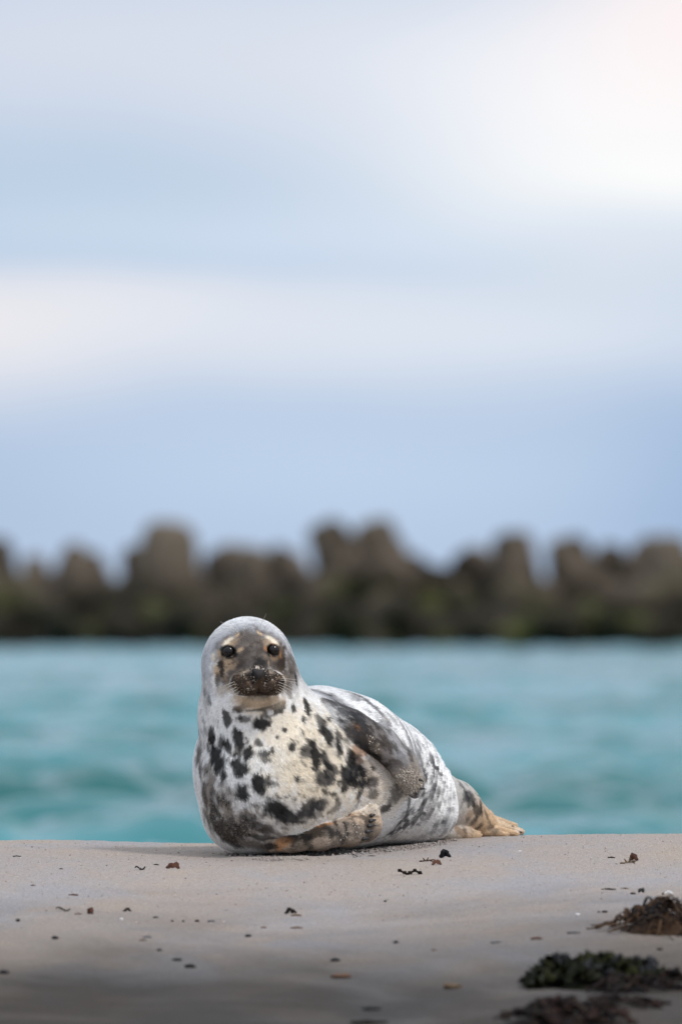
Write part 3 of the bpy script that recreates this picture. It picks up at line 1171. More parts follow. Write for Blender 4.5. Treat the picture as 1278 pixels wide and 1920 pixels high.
# upper fore flipper: grey-brown outside, rusty at the armpit, sanded tip
for x, y, rx, ry, cc, a, an in [
    (720, 520, 150, 70, (0.19, 0.168, 0.155), .95, 46), (775, 500, 110, 30, (0.42, 0.41, 0.41), .8, 48), (560, 400, 60, 60, WHITE, .6, 40), (600, 380, 60, 30, GREY, .8, 30), (640, 400, 50, 24, MIDG, .8, 40), (640, 470, 60, 40, BROWN, .75, 40), (700, 560, 110, 22, (0.03, 0.024, 0.02), .92, 48),
    (640, 450, 24, 12, ORANGE, .55, 30), (680, 490, 14, 10, ORANGE, .45, 30), (738, 608, 12, 9, ORANGE, .8, 0), (800, 560, 40, 14, MIDG, .7, 55), (830, 565, 26, 12, (0.05, .04, .035), .8, 60),
    (690, 410, 50, 14, GREY, .8, 40)]:
    px, py = c2(x, y)
    paint(px, py, rx / 1.936, ry / 1.936, cc, a, an, grp=1)
paint(*c2(825, 650), 40, 34, (0.30, 0.255, 0.215), 0.95, 0, soft=0.25, grp=1, sand=1.0)
paint(*c2(700, 510), 9, 22, SANDY, 0.5, -40, grp=1, sand=0.8)
# lower fore flipper: rusty root, pale tip
for x, y, rx, ry, cc, a, an in [
    (540, 830, 300, 90, (0.33, 0.26, 0.20), .95, -18), (660, 775, 80, 46, (0.62, .47, .34), .9, -20), (690, 748, 40, 22, (0.76, .66, .54), .95, 0), (560, 830, 60, 24, GREY, .6, -20),
    (460, 840, 60, 26, BROWN, .9, -26), (400, 850, 30, 22, BLACK, .9, -20), (365, 875, 40, 18, ORANGE, .85, -10), (520, 790, 40, 14, ORANGE, .7, -22), (600, 765, 20, 8, ORANGE, .6, -10),
    (596, 762, 10, 8, DARK, .8, 0), (320, 885, 26, 12, DARK, .9, 0), (560, 870, 110, 18, (0.12, .10, .085), .8, -4), (640, 835, 40, 22, GREY, .55, -20), (672, 800, 14, 40, BROWN, .6, 20)]:
    px, py = c2(x, y)
    paint(px, py, rx / 1.936, ry / 1.936, cc, a, an, grp=2)
paint(*c2(600, 850), 60, 22, SANDY, 0.3, -15, grp=2, sand=0.7)
# hind flippers
for x, y, rx, ry, cc, a, an in [
    (1180, 800, 60, 30, (0.6, .47, .33), .7, 20), (1180, 790, 70, 26, TAN, .9, 30), (1045, 705, 36, 30, GREY, .8, 0), (1072, 752, 34, 22, DARK, .8, 20), (1020, 650, 14, 30, GREY, .6, 0), (1105, 770, 20, 10, DARK, .6, 30), (1060, 790, 30, 20, BROWN, .45, 0),
    (1085, 815, 20, 12, DARK, .7, 0), (1025, 700, 16, 30, GREY, .6, 0), (1040, 770, 30, 20, (0.3, .2, .12), .6, 0), (1130, 825, 30, 10, GREY, .6, 0), (1220, 828, 18, 10, (0.75, .62, .5), .8, 0),
    (1010, 830, 50, 16, (0.30, 0.21, 0.14), .9, 10)]:
    px, py = c2(x, y)
    paint(px, py, rx / 1.936, ry / 1.936, cc, a, an, grp=3)

paint(*c2(1060, 740), 44, 44, DARK, .8, 20, soft=0.5, grp=3, mot=(60, 0.05, 0.2))
paint(*c2(640, 800), 60, 30, (0.05, .04, .033), .8, -20, soft=0.5, grp=2, mot=(55, 0.05, 0.2))
paint(*c2(480, 840), 70, 20, BLACK, .85, -20, soft=0.5, grp=2, mot=(50, -0.05, 0.2))
paint(*c2(660, 460), 60, 40, BLACK, .85, 40, soft=0.5, grp=1, mot=(55, 0.05, 0.2))
paint(*c2(720, 500), 75, 40, (0.055, .045, .038), .8, 46, soft=0.5, grp=1, mot=(60, 0.06, 0.2))
paint(*c2(600, 390), 50, 40, GREY, .85, 40, soft=0.5, grp=1, mot=(50, 0.0, 0.2))
# head: silver crown, dark mask, pale marks round the eyes
H(560, 260, 440, 230, (0.42, .42, .435), .9, soft=0.5)
H(590, 300, 330, 190, (0.27, .268, .275), .9, soft=0.6, rag=0.2)
H(190, 520, 90, 330, SILVER, .85, 6, soft=0.5)
H(985, 420, 60, 260, SILVER, .8, -16, soft=0.5)
H(590, 440, 350, 270, FACE, .97, soft=0.32, rag=0.25)
H(620, 360, 150, 170, (0.115, .098, .088), .7, soft=0.6)
H(600, 430, 330, 265, (0.050, .038, .030), .7, soft=0.4, mot=(60, 0.12, 0.0))
H(600, 430, 300, 240, (0.20, .165, .135), .5, soft=0.4, mot=(75, 0.16, 0.0))
H(470, 560, 170, 110, (0.10, .08, .066), .75, -30, soft=0.4)
H(330, 620, 60, 130, (0.09, .072, .06), .7, 0)
H(900, 520, 70, 140, BROWN, .9, 0)
H(405, 345, 95, 58, (0.44, .32, .21), .75, -24, soft=0.6)
H(390, 485, 80, 34, (0.30, .22, .15), .6, 5, soft=0.5)
H(815, 345, 95, 56, (0.44, .32, .21), .7, 18, soft=0.6)
H(840, 475, 70, 34, (0.34, .22, .13), .6, 0, soft=0.5)
for x, y in ((400, 420), (825, 405)):            # dark lid rims
    H(x, y, 78, 66, BLACK, 1.0, 0, soft=0.14, rag=0.06)
H(395, 316, 66, 24, CREAM, .9, -28, soft=0.5)
H(390, 570, 130, 120, TAN, .65, soft=0.5, mot=(75, 0.10, 0.0))
H(850, 560, 100, 110, TAN, .55, soft=0.5, mot=(75, 0.14, 0.0))
H(280, 640, 60, 130, TAN, .6, soft=0.5, mot=(60, 0.02, 0.0))
H(468, 440, 34, 16, BLACK, .9, 25, rag=0.1)
H(770, 420, 26, 14, BLACK, .85, -25, rag=0.1)
H(345, 430, 22, 14, BLACK, .8, -20, rag=0.1)
H(488, 262, 26, 15, TAN, .95, -40)
H(700, 245, 34, 14, TAN, .95, 35)
H(820, 306, 74, 25, CREAM, .9, 22, soft=0.5)
H(755, 390, 22, 26, ORANGE, .8, 0)
H(895, 430, 20, 70, ORANGE, .85, 0)
H(512, 405, 34, 24, TAN, .85, -20, soft=0.5)
H(395, 512, 60, 18, TAN, .6, 5, soft=0.5)
H(310, 440, 24, 40, TAN, .7, 0, soft=0.5)
H(258, 470, 34, 40, CREAM, .7, 0, soft=0.5)
H(290, 590, 32, 64, TAN, .9, -5, soft=0.5)
H(245, 600, 18, 70, SILVER, .8, 0)
H(330, 540, 44, 40, BROWN, .9, 30)
H(350, 620, 26, 60, BROWN, .8, 0)
H(300, 700, 40, 80, GREY, .75, 0)
H(380, 600, 16, 40, TAN, .4, 0)
H(940, 640, 26, 60, TAN, .8, 0)
H(900, 380, 30, 60, BROWN, .5, 0)
H(380, 700, 70, 110, (0.17, .14, .115), .8, 0, soft=0.5)
H(415, 790, 60, 44, (0.48, .37, .25), .75, 0, soft=0.5)
H(930, 780, 50, 50, (0.55, .45, .33), .8, 0, soft=0.5)
H(330, 800, 70, 60, (0.5, .44, .37), .7, 0, soft=0.5)
H(930, 700, 60, 110, (0.42, .34, .26), .8, 0, soft=0.5)
H(990, 760, 26, 90, GREY, .7, -15, soft=0.5)
H(1045, 680, 22, 60, DARK, .85, -10)
_m = (E(SV, 483, 1279, HY - 0.150, 50, 27, 0.075) < 0) & (SG == 0)
SC[_m] = BROWN
H(560, 715, 142, 102, BROWN, .97, -8, soft=0.2, rag=0.2, sand=0.6)
H(825, 700, 104, 102, BROWN, .97, 10, soft=0.2, rag=0.2, sand=0.6)
H(560, 720, 130, 100, (0.20, 0.13, 0.085), .8, 0, soft=0.4, mot=(110, 0.16, 0.0))
H(820, 700, 100, 100, (0.20, 0.13, 0.085), .8, 0, soft=0.4, mot=(110, 0.16, 0.0))
H(690, 565, 120, 44, (0.52, 0.42, 0.32), .8, 0, soft=0.5, rag=0.6, sand=0.9)
H(690, 655, 88, 150, (0.016, 0.014, 0.013), .97, 0, soft=0.2, rag=0.15)
H(690, 780, 60, 40, (0.03, 0.02, 0.015), .9, 0)
H(690, 615, 80, 60, (0.045, 0.040, 0.038), .9, 0, soft=0.3, rag=0.1)
H(632, 640, 15, 75, BLACK, 1.0, -18, soft=0.3, rag=0.1)
H(757, 640, 15, 75, BLACK, 1.0, 16, soft=0.3, rag=0.1)
H(690, 730, 44, 50, (0.085, 0.055, 0.034), .8, 0)
H(415, 800, 34, 44, TAN, .5, 0, rag=0.5)
H(690, 915, 200, 52, (0.44, 0.335, 0.22), .85, 0, soft=0.5)
H(690, 925, 210, 46, (0.64, .50, .35), .92, 0, soft=0.5)
H(690, 840, 190, 16, (0.08, .055, .04), .85, 0, rag=0.2)
H(560, 838, 60, 10, (0.08, .055, .04), .6, 20, rag=0.2)
H(820, 835, 50, 10, (0.08, .055, .04), .6, -20, rag=0.2)
H(700, 880, 120, 16, (0.2, .15, .1), .5, 0)
H(720, 965, 150, 13, GREY, .7, -8)
_q = sstep(0.014, -0.012, E(SV, 483, 1311, HY - 0.090, 50, 17, 0.080) + 0.006 * _w2) * sstep(1303, 1307, SPXY[:, 1]) * (SG == 0) * 0.72
SC = SC * (1 - _q[:, None]) + np.array((0.62, 0.49, 0.35)) * _q[:, None]
H(700, 870, 110, 9, (0.2, .15, .1), .5, 0)
H(720, 965, 150, 12, GREY, .6, -8)
H(640, 1000, 100, 14, CREAM, .5, 0)
H(800, 1000, 30, 24, WHITE, .8, 0)
# single hairs and dusting break the tones up
SC = SC * (1.0 + 0.10 * fbm(SV * np.array([160.0, 160.0, 90.0]), 2, 91))[:, None]
SC = np.clip(SC, 0.006, 0.9)


# ------------------------------------------------------------------ coat materials
def coat_material(name, use_sand=True):
    m, t, b = material(name)
    at = t.node('ShaderNodeAttribute', attribute_name="coat")
    c = at.outputs['Color']
    if use_sand:
        g = t.node('ShaderNodeNewGeometry')
        P = g.outputs['Position']
        sa = t.node('ShaderNodeAttribute', attribute_name="sanded")
        v = t.node('ShaderNodeTexVoronoi')
        v.inputs['Scale'].default_value = 330.0
        t.link(P, v.inputs['Vector'])
        sep = t.node('ShaderNodeSeparateColor')
        t.link(v.outputs['Color'], sep.inputs[0])
        cl = t.noise(P, 60.0, 3.0, 0.6)
        amt = t.math('ADD', t.math('MULTIPLY', sep.outputs[0], 0.6), t.math('MULTIPLY', cl, 0.5))
        thr = t.math('SUBTRACT', 1.06, t.math('MULTIPLY', sa.outputs['Fac'], 0.46))
        on = t.math('GREATER_THAN', amt, thr)
        grain = t.mix(sep.outputs[1], (0.24, 0.19, 0.15), (0.66, 0.58, 0.50))
        c = t.mix(on, c, grain)
        n1 = t.noise(t.mapping(P, (1, 1, 0.35)), 240.0, 3.0, 0.6)
        t.link(t.bump(n1, 0.35, 0.003), b.inputs['Normal'])
    t.link(c, b.inputs['Base Color'])
    b.inputs['Roughness'].default_value = 0.62
    b.inputs['Specular IOR Level'].default_value = 0.08
    b.inputs['Sheen Weight'].default_value = 0.03
    b.inputs['Sheen Roughness'].default_value = 0.4
    return m


def point_color(me, name, c):
    a = me.attributes.new(name, 'FLOAT_COLOR', 'POINT')
    a.data.foreach_set("color", np.concatenate([c, np.ones((len(c), 1))], 1).astype(np.float32).ravel())


SEAL = empty("seal", (float(W(560, 1598, 0.05)[0]), 0.1, 0.0))
tag(SEAL, "spotted grey and cream seal lying on the sand, head raised towards the viewer", "seal")
SEAL_INV = -np.array(SEAL.location)
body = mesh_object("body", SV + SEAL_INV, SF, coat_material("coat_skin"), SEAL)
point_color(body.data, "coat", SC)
_a = body.data.attributes.new("sanded", 'FLOAT', 'POINT')
_a.data.foreach_set("value", SSAND.astype(np.float32))


# ------------------------------------------------------------------ fur
def build_fur(n):
    tri = SF
    a, b, c, d = (SV[tri[:, i]] for i in range(4))
    area = np.linalg.norm(np.cross(c - a, d - b), axis=1) * 0.5
    # none inside the carved eye openings or on bare nose
    cen = (a + b + c + d) / 4
    ok = np.ones(len(tri))
    for e in EYE_C:
        ok *= np.linalg.norm(cen - e, axis=1) > 0.0225
    nose = W(485, 1272, HY - 0.18)
    ok *= np.linalg.norm((cen - nose) / np.array([0.022, 0.03, 0.030]), axis=1) > 1.0
    ok *= np.where(cen[:, 2] < ground_z(cen[:, 0], cen[:, 1]) - 0.002, 0.0, 1.0)
    wgt = area * ok * np.where(SN[tri[:, 0], 1] > 0.3, 0.35, 1.0)
    pick = rng.choice(len(tri), n, p=wgt / wgt.sum())
    s, t = rng.random(n), rng.random(n)
    w = np.stack([(1 - s) * (1 - t), s * (1 - t), s * t, (1 - s) * t], -1)
    q = tri[pick]
    pos = (SV[q] * w[..., None]).sum(1)
    nor = (SN[q] * w[..., None]).sum(1)
    nor /= np.linalg.norm(nor, axis=1)[:, None]
    colr = (SC[q] * w[..., None]).sum(1)
    grp = SG[q[:, 0]]
    # lie of the fur: from the nose over the crown, down the neck and back to the tail
    sp = np.array([W(*p) for p in SPINE])
    tg = np.gradient(sp, axis=0)
    tg /= np.linalg.norm(tg, axis=1)[:, None]
    d2 = ((pos[:, None] - sp[None]) ** 2).sum(-1)
    ww = np.exp(-d2 / (2 * 0.10 ** 2)) + 1e-9
    fl = (ww[..., None] * tg[None]).sum(1)
    hv = pos - W(485, 1266, HY - 0.19)
    hd = np.linalg.norm(hv, axis=1)
    hw = 1 - sstep(0.12, 0.24, hd)
    fl = fl / np.linalg.norm(fl, axis=1)[:, None]
    fl = fl * (1 - hw[:, None]) + hv / hd[:, None] * hw[:, None]
    fl[grp == 1] = F1P[-1][0] - F1P[0][0]
    fl[grp == 2] = F2P[-1][0] - F2P[0][0]
    fl /= np.linalg.norm(fl, axis=1)[:, None]
    sw = fbm(pos * 22.0, 2, 95)
    side0 = np.cross(nor, fl)
    fl = fl + side0 * (0.55 * sw + 0.22 * rng.normal(size=n))[:, None]
    fl = fl - nor * (fl * nor).sum(1)[:, None]
    fl /= np.maximum(np.linalg.norm(fl, axis=1), 1e-6)[:, None]
    side = np.cross(nor, fl)
    L = np.where(hd < 0.19, 0.0055, 0.0105) * rng.uniform(0.7, 1.25, n)
    L = np.where(np.isin(grp, (1, 2, 3)), 0.0075, L)
    L = np.where(hd < 0.055, 0.004, L)
    wd = rng.uniform(0.0004, 0.0008, n)
    lift = rng.uniform(0.03, 0.16, n)
    p0 = pos - nor * 0.0006
    p1 = pos + fl * (L * 0.55)[:, None] + nor * (L * lift * 0.75)[:, None]
    p2 = pos + fl * L[:, None] + nor * (L * lift)[:, None]
    V = np.stack([p0 - side * wd[:, None], p0 + side * wd[:, None], p1 + side * (wd * 0.8)[:, None], p1 - side * (wd * 0.8)[:, None], p2], 1).reshape(-1, 3)
    i = np.arange(n)[:, None] * 5
    F = np.concatenate([i + np.array([[0, 1, 2]]), i + np.array([[0, 2, 3]]), i + np.array([[3, 2, 4]])])
    o = mesh_object("fur", V + SEAL_INV, F, coat_material("coat_hair", False), SEAL, smooth=False)
    jit = rng.normal(1.0, 0.20, n).clip(0.55, 1.5)
    cc = colr * jit[:, None]
    tip = np.clip(cc * 1.08, 0, 0.92)
    point_color(o.data, "coat", np.stack([cc * 0.9, cc * 0.9, cc, cc, tip], 1).reshape(-1, 3))
    o["kind"] = "stuff"
    return o


build_fur(240000)


# ------------------------------------------------------------------ eyes, whiskers, claws
def sphere(name, c, r, mat, parent, n=28, m_=18):
    v, f = [], []
    for i in range(m_ + 1):
        th = math.pi * i / m_
        for k in range(n):
            a = 2 * math.pi * k / n
            v.append((c[0] + r * math.sin(th) * math.cos(a), c[1] + r * math.cos(th), c[2] + r * math.sin(th) * math.sin(a)))
    for i in range(m_):
        for k in range(n):
            f.append((i * n + k, (i + 1) * n + k, (i + 1) * n + (k + 1) % n, i * n + (k + 1) % n))
    return mesh_object(name, v, f, mat, parent)


def eye_material():
    m, t, b = material("seal_eye")
    g = t.node('ShaderNodeTexCoord')
    c = t.mix(t.ramp(t.noise(g.outputs['Object'], 90.0, 3.0), 0.4, 0.7), (0.006, 0.005, 0.005), (0.02, 0.014, 0.011))
    t.link(c, b.inputs['Base Color'])
    b.inputs['Roughness'].default_value = 0.06
    b.inputs['IOR'].default_value = 1.38
    return m


M_EYE = eye_material()
for c in EYE_C:
    sphere("eye", c + SEAL_INV, EYE_R, M_EYE, body)


def sweep(name, path, widths, thick, mat, parent=None, up=(0, 0, 1), nseg=8, ripple=0.0, seed=0):
    """closed flattened tube along a path; widths and thick are half sizes per point (or one number)"""
    path = np.asarray(path, float)
    n = len(path)
    widths = np.broadcast_to(np.asarray(widths, float), (n,))
    thick = np.broadcast_to(np.asarray(thick, float), (n,))
    tg = np.gradient(path, axis=0)
    tg /= np.maximum(np.linalg.norm(tg, axis=1), 1e-9)[:, None]
    upv = np.broadcast_to(np.asarray(up, float), (n, 3))
    side = np.cross(tg, upv)
    side /= np.maximum(np.linalg.norm(side, axis=1), 1e-6)[:, None]
    nn = np.cross(side, tg)
    r = np.random.default_rng(seed)
    v = []
    for i in range(n):
        for k in range(nseg):
            a = 2 * math.pi * k / nseg
            off = ripple * widths[i] * math.sin(i * 1.9 + (0 if math.cos(a) > 0 else 2.1)) * abs(math.cos(a))
            v.append(path[i] + side[i] * widths[i] * math.cos(a) * (1 + 0.25 * ripple * r.normal()) + nn[i] * (thick[i] * math.sin(a) + off))
    f = []
    for i in range(n - 1):
        for k in range(nseg):
            f.append((i * nseg + k, i * nseg + (k + 1) % nseg, (i + 1) * nseg + (k + 1) % nseg, (i + 1) * nseg + k))
    f.append(tuple(range(nseg))[::-1])
    f.append(tuple(range((n - 1) * nseg, n * nseg)))
    return mesh_object(name, v, f, mat, parent)


def plain(name, c0, c1_, rough=0.6, scale=60.0, spec=0.4):
    m, t, b = material(name)
    g = t.node('ShaderNodeTexCoord')
    n = t.noise(g.outputs['Object'], scale, 4.0, 0.6)
    t.link(t.mix(t.ramp(n, 0.33, 0.68), c0, c1_), b.inputs['Base Color'])
    b.inputs['Roughness'].default_value = rough
    b.inputs['Specular IOR Level'].default_value = spec
    t.link(t.bump(n, 0.4, 0.003), b.inputs['Normal'])
    return m


M_WHISK = plain("whisker_pale", (0.62, 0.55, 0.45), (0.80, 0.76, 0.70), 0.45)
M_WHISKD = plain("whisker_dark", (0.05, 0.04, 0.035), (0.10, 0.08, 0.07), 0.45)
M_CLAW = plain("claw_horn", (0.014, 0.013, 0.013), (0.045, 0.042, 0.042), 0.35)


def bezier(a, b, c, n=9):
    t = np.linspace(0, 1, n)[:, None]
    return (1 - t) ** 2 * a + 2 * t * (1 - t) * b + t * t * c


def whisker(p0, p1, sag=0.0, mat=None, dy=-0.035, r=0.0005):
    """from the pad at pixel p0 to the tip at pixel p1"""
    a, ok = march(seal_sdf, *p0)
    tip = W(p1[0], p1[1], a[1] + dy)
    mid = (a + tip) / 2 + np.array([0, -0.015, sag])
    sweep("whisker", bezier(a, mid, tip) + SEAL_INV, np.linspace(r, r * 0.35, 9), np.linspace(r, r * 0.35, 9), mat or M_WHISK, body, up=(0, -1, 0.1), nseg=5)


for p0, p1, sg, mm in [
    ((522, 1279), (560, 1297), 0.004, 0), ((523, 1284), (563, 1306), 0.004, 0), ((524, 1288), (556, 1313), 0.004, 0), ((521, 1292), (549, 1311), 0.003, 0),
    ((525, 1275), (568, 1284), 0.004, 0), ((519, 1295), (541, 1318), 0.002, 0), ((526, 1268), (556, 1263), 0.005, 1), ((526, 1272), (566, 1277), 0.003, 0),
    ((441, 1282), (405, 1302), 0.003, 0), ((444, 1288), (411, 1306), 0.003, 0), ((446, 1292), (419, 1310), 0.003, 0), ((440, 1278), (402, 1296), 0.003, 0),
    ((450, 1295), (428, 1317), 0.002, 0), ((437, 1274), (412, 1283), 0.003, 1)]:
    whisker(p0, p1, sg, M_WHISKD if mm else M_WHISK, dy=0.02)
whisker((443, 1189), (413, 1165), 0.003, M_WHISK, -0.03)
whisker((485, 1183), (499, 1151), 0.003, M_WHISK, -0.03)
whisker((447, 1186), (427, 1168), 0.002, M_WHISK, -0.02)
whisker((493, 1184), (505, 1166), 0.002, M_WHISK, -0.02, r=0.0005)


def claw(p0, p1, dy, grp_depth, r=0.0042):
    a = W(p0[0], p0[1], grp_depth)
    b = W(p1[0], p1[1], grp_depth + dy)
    mid = (a + b) / 2 + np.array([0, -0.003, 0.002])
    rr = np.array([0.6, 1.0, 0.95, 0.85, 0.7, 0.5, 0.28, 0.1]) * r
    sweep("claw", bezier(a, mid, b, 8) + SEAL_INV, rr, rr, M_CLAW, body, up=(0, -1, 0.2), nseg=8)


for p0, p1 in (((784, 1462), (794, 1466)), ((783, 1478), (799, 1480))):
    h, ok = march(seal_sdf, *p0)
    claw(p0, p1, 0.004, h[1] + 0.002)
for p0, p1 in (((693, 1530), (708, 1527)), ((691, 1540), (707, 1537)), ((688, 1549), (706, 1548)), ((684, 1560), (702, 1558)), ((678, 1574), (694, 1571))):
    h, ok = march(seal_sdf, *p0)
    claw(p0, p1, 0.012, h[1] - 0.0012, 0.0048)
for p0, p1 in (((972, 1559), (981, 1563)), ((957, 1549), (966, 1553))):
    h, ok = march(seal_sdf, *p0)
    claw(p0, p1, 0.004, h[1] + 0.003, 0.003)


# sand caked on the tip of the upper fore flipper
def grain_mesh(pts, nrm, sizes, seed=3):
    r = np.random.default_rng(seed)
    base = np.array([[1, 0, 0], [-1, 0, 0], [0, 1, 0], [0, -1, 0], [0, 0, 1], [0, 0, -1]], float)
    tri = np.array([[0, 2, 4], [2, 1, 4], [1, 3, 4], [3, 0, 4], [2, 0, 5], [1, 2, 5], [3, 1, 5], [0, 3, 5]])
    n = len(pts)
    V = base[None] * sizes[:, None, None] * r.uniform(0.6, 1.3, (n, 6, 1))
    qa = r.normal(size=(n, 4))
    qa /= np.linalg.norm(qa, axis=1)[:, None]
    w, x, y, z = qa.T
    Rm = np.stack([1 - 2 * (y * y + z * z), 2 * (x * y - z * w), 2 * (x * z + y * w), 2 * (x * y + z * w), 1 - 2 * (x * x + z * z), 2 * (y * z - x * w), 2 * (x * z - y * w), 2 * (y * z + x * w), 1 - 2 * (x * x + y * y)], -1).reshape(n, 3, 3)
    V = np.einsum('nij,nkj->nki', Rm, V) + pts[:, None]
    F = (np.arange(n)[:, None, None] * 6 + tri[None]).reshape(-1, 3)
    return V.reshape(-1, 3), F


def grain_material(name, lo, hi):
    m, t, b = material(name)
    g = t.node('ShaderNodeNewGeometry')
    v = t.node('ShaderNodeTexVoronoi')
    v.inputs['Scale'].default_value = 300.0
    t.link(g.outputs['Position'], v.inputs['Vector'])
    sep = t.node('ShaderNodeSeparateColor')
    t.link(v.outputs['Color'], sep.inputs[0])
    t.link(t.mix(sep.outputs[0], lo, hi), b.inputs['Base Color'])
    b.inputs['Roughness'].default_value = 0.8
    return m


M_GRAIN = grain_material("caked_sand", (0.27, 0.225, 0.18), (0.72, 0.64, 0.55))
_cs = np.array(c2(822, 652))
m = np.nonzero((SG == 1) & (SN[:, 1] < 0.2) & (np.linalg.norm((SPXY - _cs) / np.array([26, 27]), axis=1) + 0.5 * _w1 + 0.3 * _w2 < 0.85))[0]
pk = rng.choice(m, 2600)
gv, gf = grain_mesh(SV[pk] + SN[pk] * rng.uniform(0.0, 0.0025, len(pk))[:, None] + rng.normal(0, 0.0012, (len(pk), 3)), None, rng.uniform(0.0008, 0.0022, len(pk)))
o = mesh_object("caked_sand", gv + SEAL_INV, gf, M_GRAIN, SEAL, smooth=False)
o["kind"] = "stuff"
# loose grains on the muzzle and low on the breast
m = np.nonzero((SSAND > 0.45) & (SG == 0) & (SN[:, 1] < 0.2))[0]
pk = rng.choice(m, 1500)
gv, gf = grain_mesh(SV[pk] + SN[pk] * 0.0012, None, rng.uniform(0.0005, 0.0012, len(pk)), 9)
o = mesh_object("sand_dusting", gv + SEAL_INV, gf, grain_material("sand_dust", (0.12, 0.085, 0.06), (0.45, 0.35, 0.27)), SEAL, smooth=False)
o["kind"] = "stuff"

# ------------------------------------------------------------------ seaweed and scraps on the sand
def weed_material(name, c0, c1_, rough=0.65, spec=0.08):
    m, t, b = material(name)
    oi = t.node('ShaderNodeObjectInfo')
    g = t.node('ShaderNodeNewGeometry')
    n = t.noise(g.outputs['Position'], 70.0, 4.0, 0.6)
    c = t.mix(t.ramp(t.math('ADD', t.math('MULTIPLY', n, 0.6), t.math('MULTIPLY', oi.outputs['Random'], 0.45)), 0.25, 0.8), c0, c1_)
    t.link(c, b.inputs['Base Color'])
    b.inputs['Roughness'].default_value = rough
    b.inputs['Specular IOR Level'].default_value = spec
    t.link(t.bump(n, 0.5, 0.004), b.inputs['Normal'])
    return m


M_KELP = weed_material("brown_kelp", (0.016, 0.009, 0.006), (0.065, 0.036, 0.019))
M_GREEN = weed_material("green_wrack", (0.003, 0.004, 0.002), (0.020, 0.021, 0.006))
M_RED = weed_material("red_weed", (0.008, 0.005, 0.0045), (0.028, 0.014, 0.011))
M_DARKW = weed_material("dark_weed", (0.006, 0.0045, 0.004), (0.026, 0.017, 0.012))
M_BLACKW = weed_material("black_weed", (0.008, 0.008, 0.009), (0.022, 0.021, 0.022), 0.35)
M_REDB = weed_material("reddish_scrap", (0.035, 0.016, 0.011), (0.10, 0.045, 0.03), 0.6)
M_ORNG = weed_material("orange_scrap", (0.075, 0.04, 0.024), (0.14, 0.08, 0.05), 0.7)
M_TANS = weed_material("tan_scrap", (0.07, 0.045, 0.024), (0.17, 0.12, 0.075), 0.7)
M_GREYS = weed_material("grey_scrap", (0.07, 0.068, 0.07), (0.16, 0.155, 0.16), 0.7)
M_PALE = weed_material("pale_shell", (0.55, 0.52, 0.50), (0.78, 0.76, 0.75), 0.5)

rs = np.random.default_rng(21)


def frond_path(start, direc, length, n, curl, base_z_fun, lift, r):
    """a limp strip: wanders sideways, humps up and sags back to the sand"""
    p = np.array(start, float)
    d = np.array(direc, float)
    pts = [p.copy()]
    ang = 0.0
    for i in range(1, n):
        ang += r.normal(0, curl)
        c, s = math.cos(ang), math.sin(ang)
        dd = np.array([d[0] * c - d[1] * s, d[0] * s + d[1] * c])
        p = p + np.append(dd, 0) * length / n
        t = i / (n - 1)
        p[2] = base_z_fun(p[0], p[1]) + lift * math.sin(min(1.0, t * 1.15) * math.pi) * (0.6 + 0.5 * r.random()) + 0.004
        pts.append(p.copy())
    return np.array(pts)


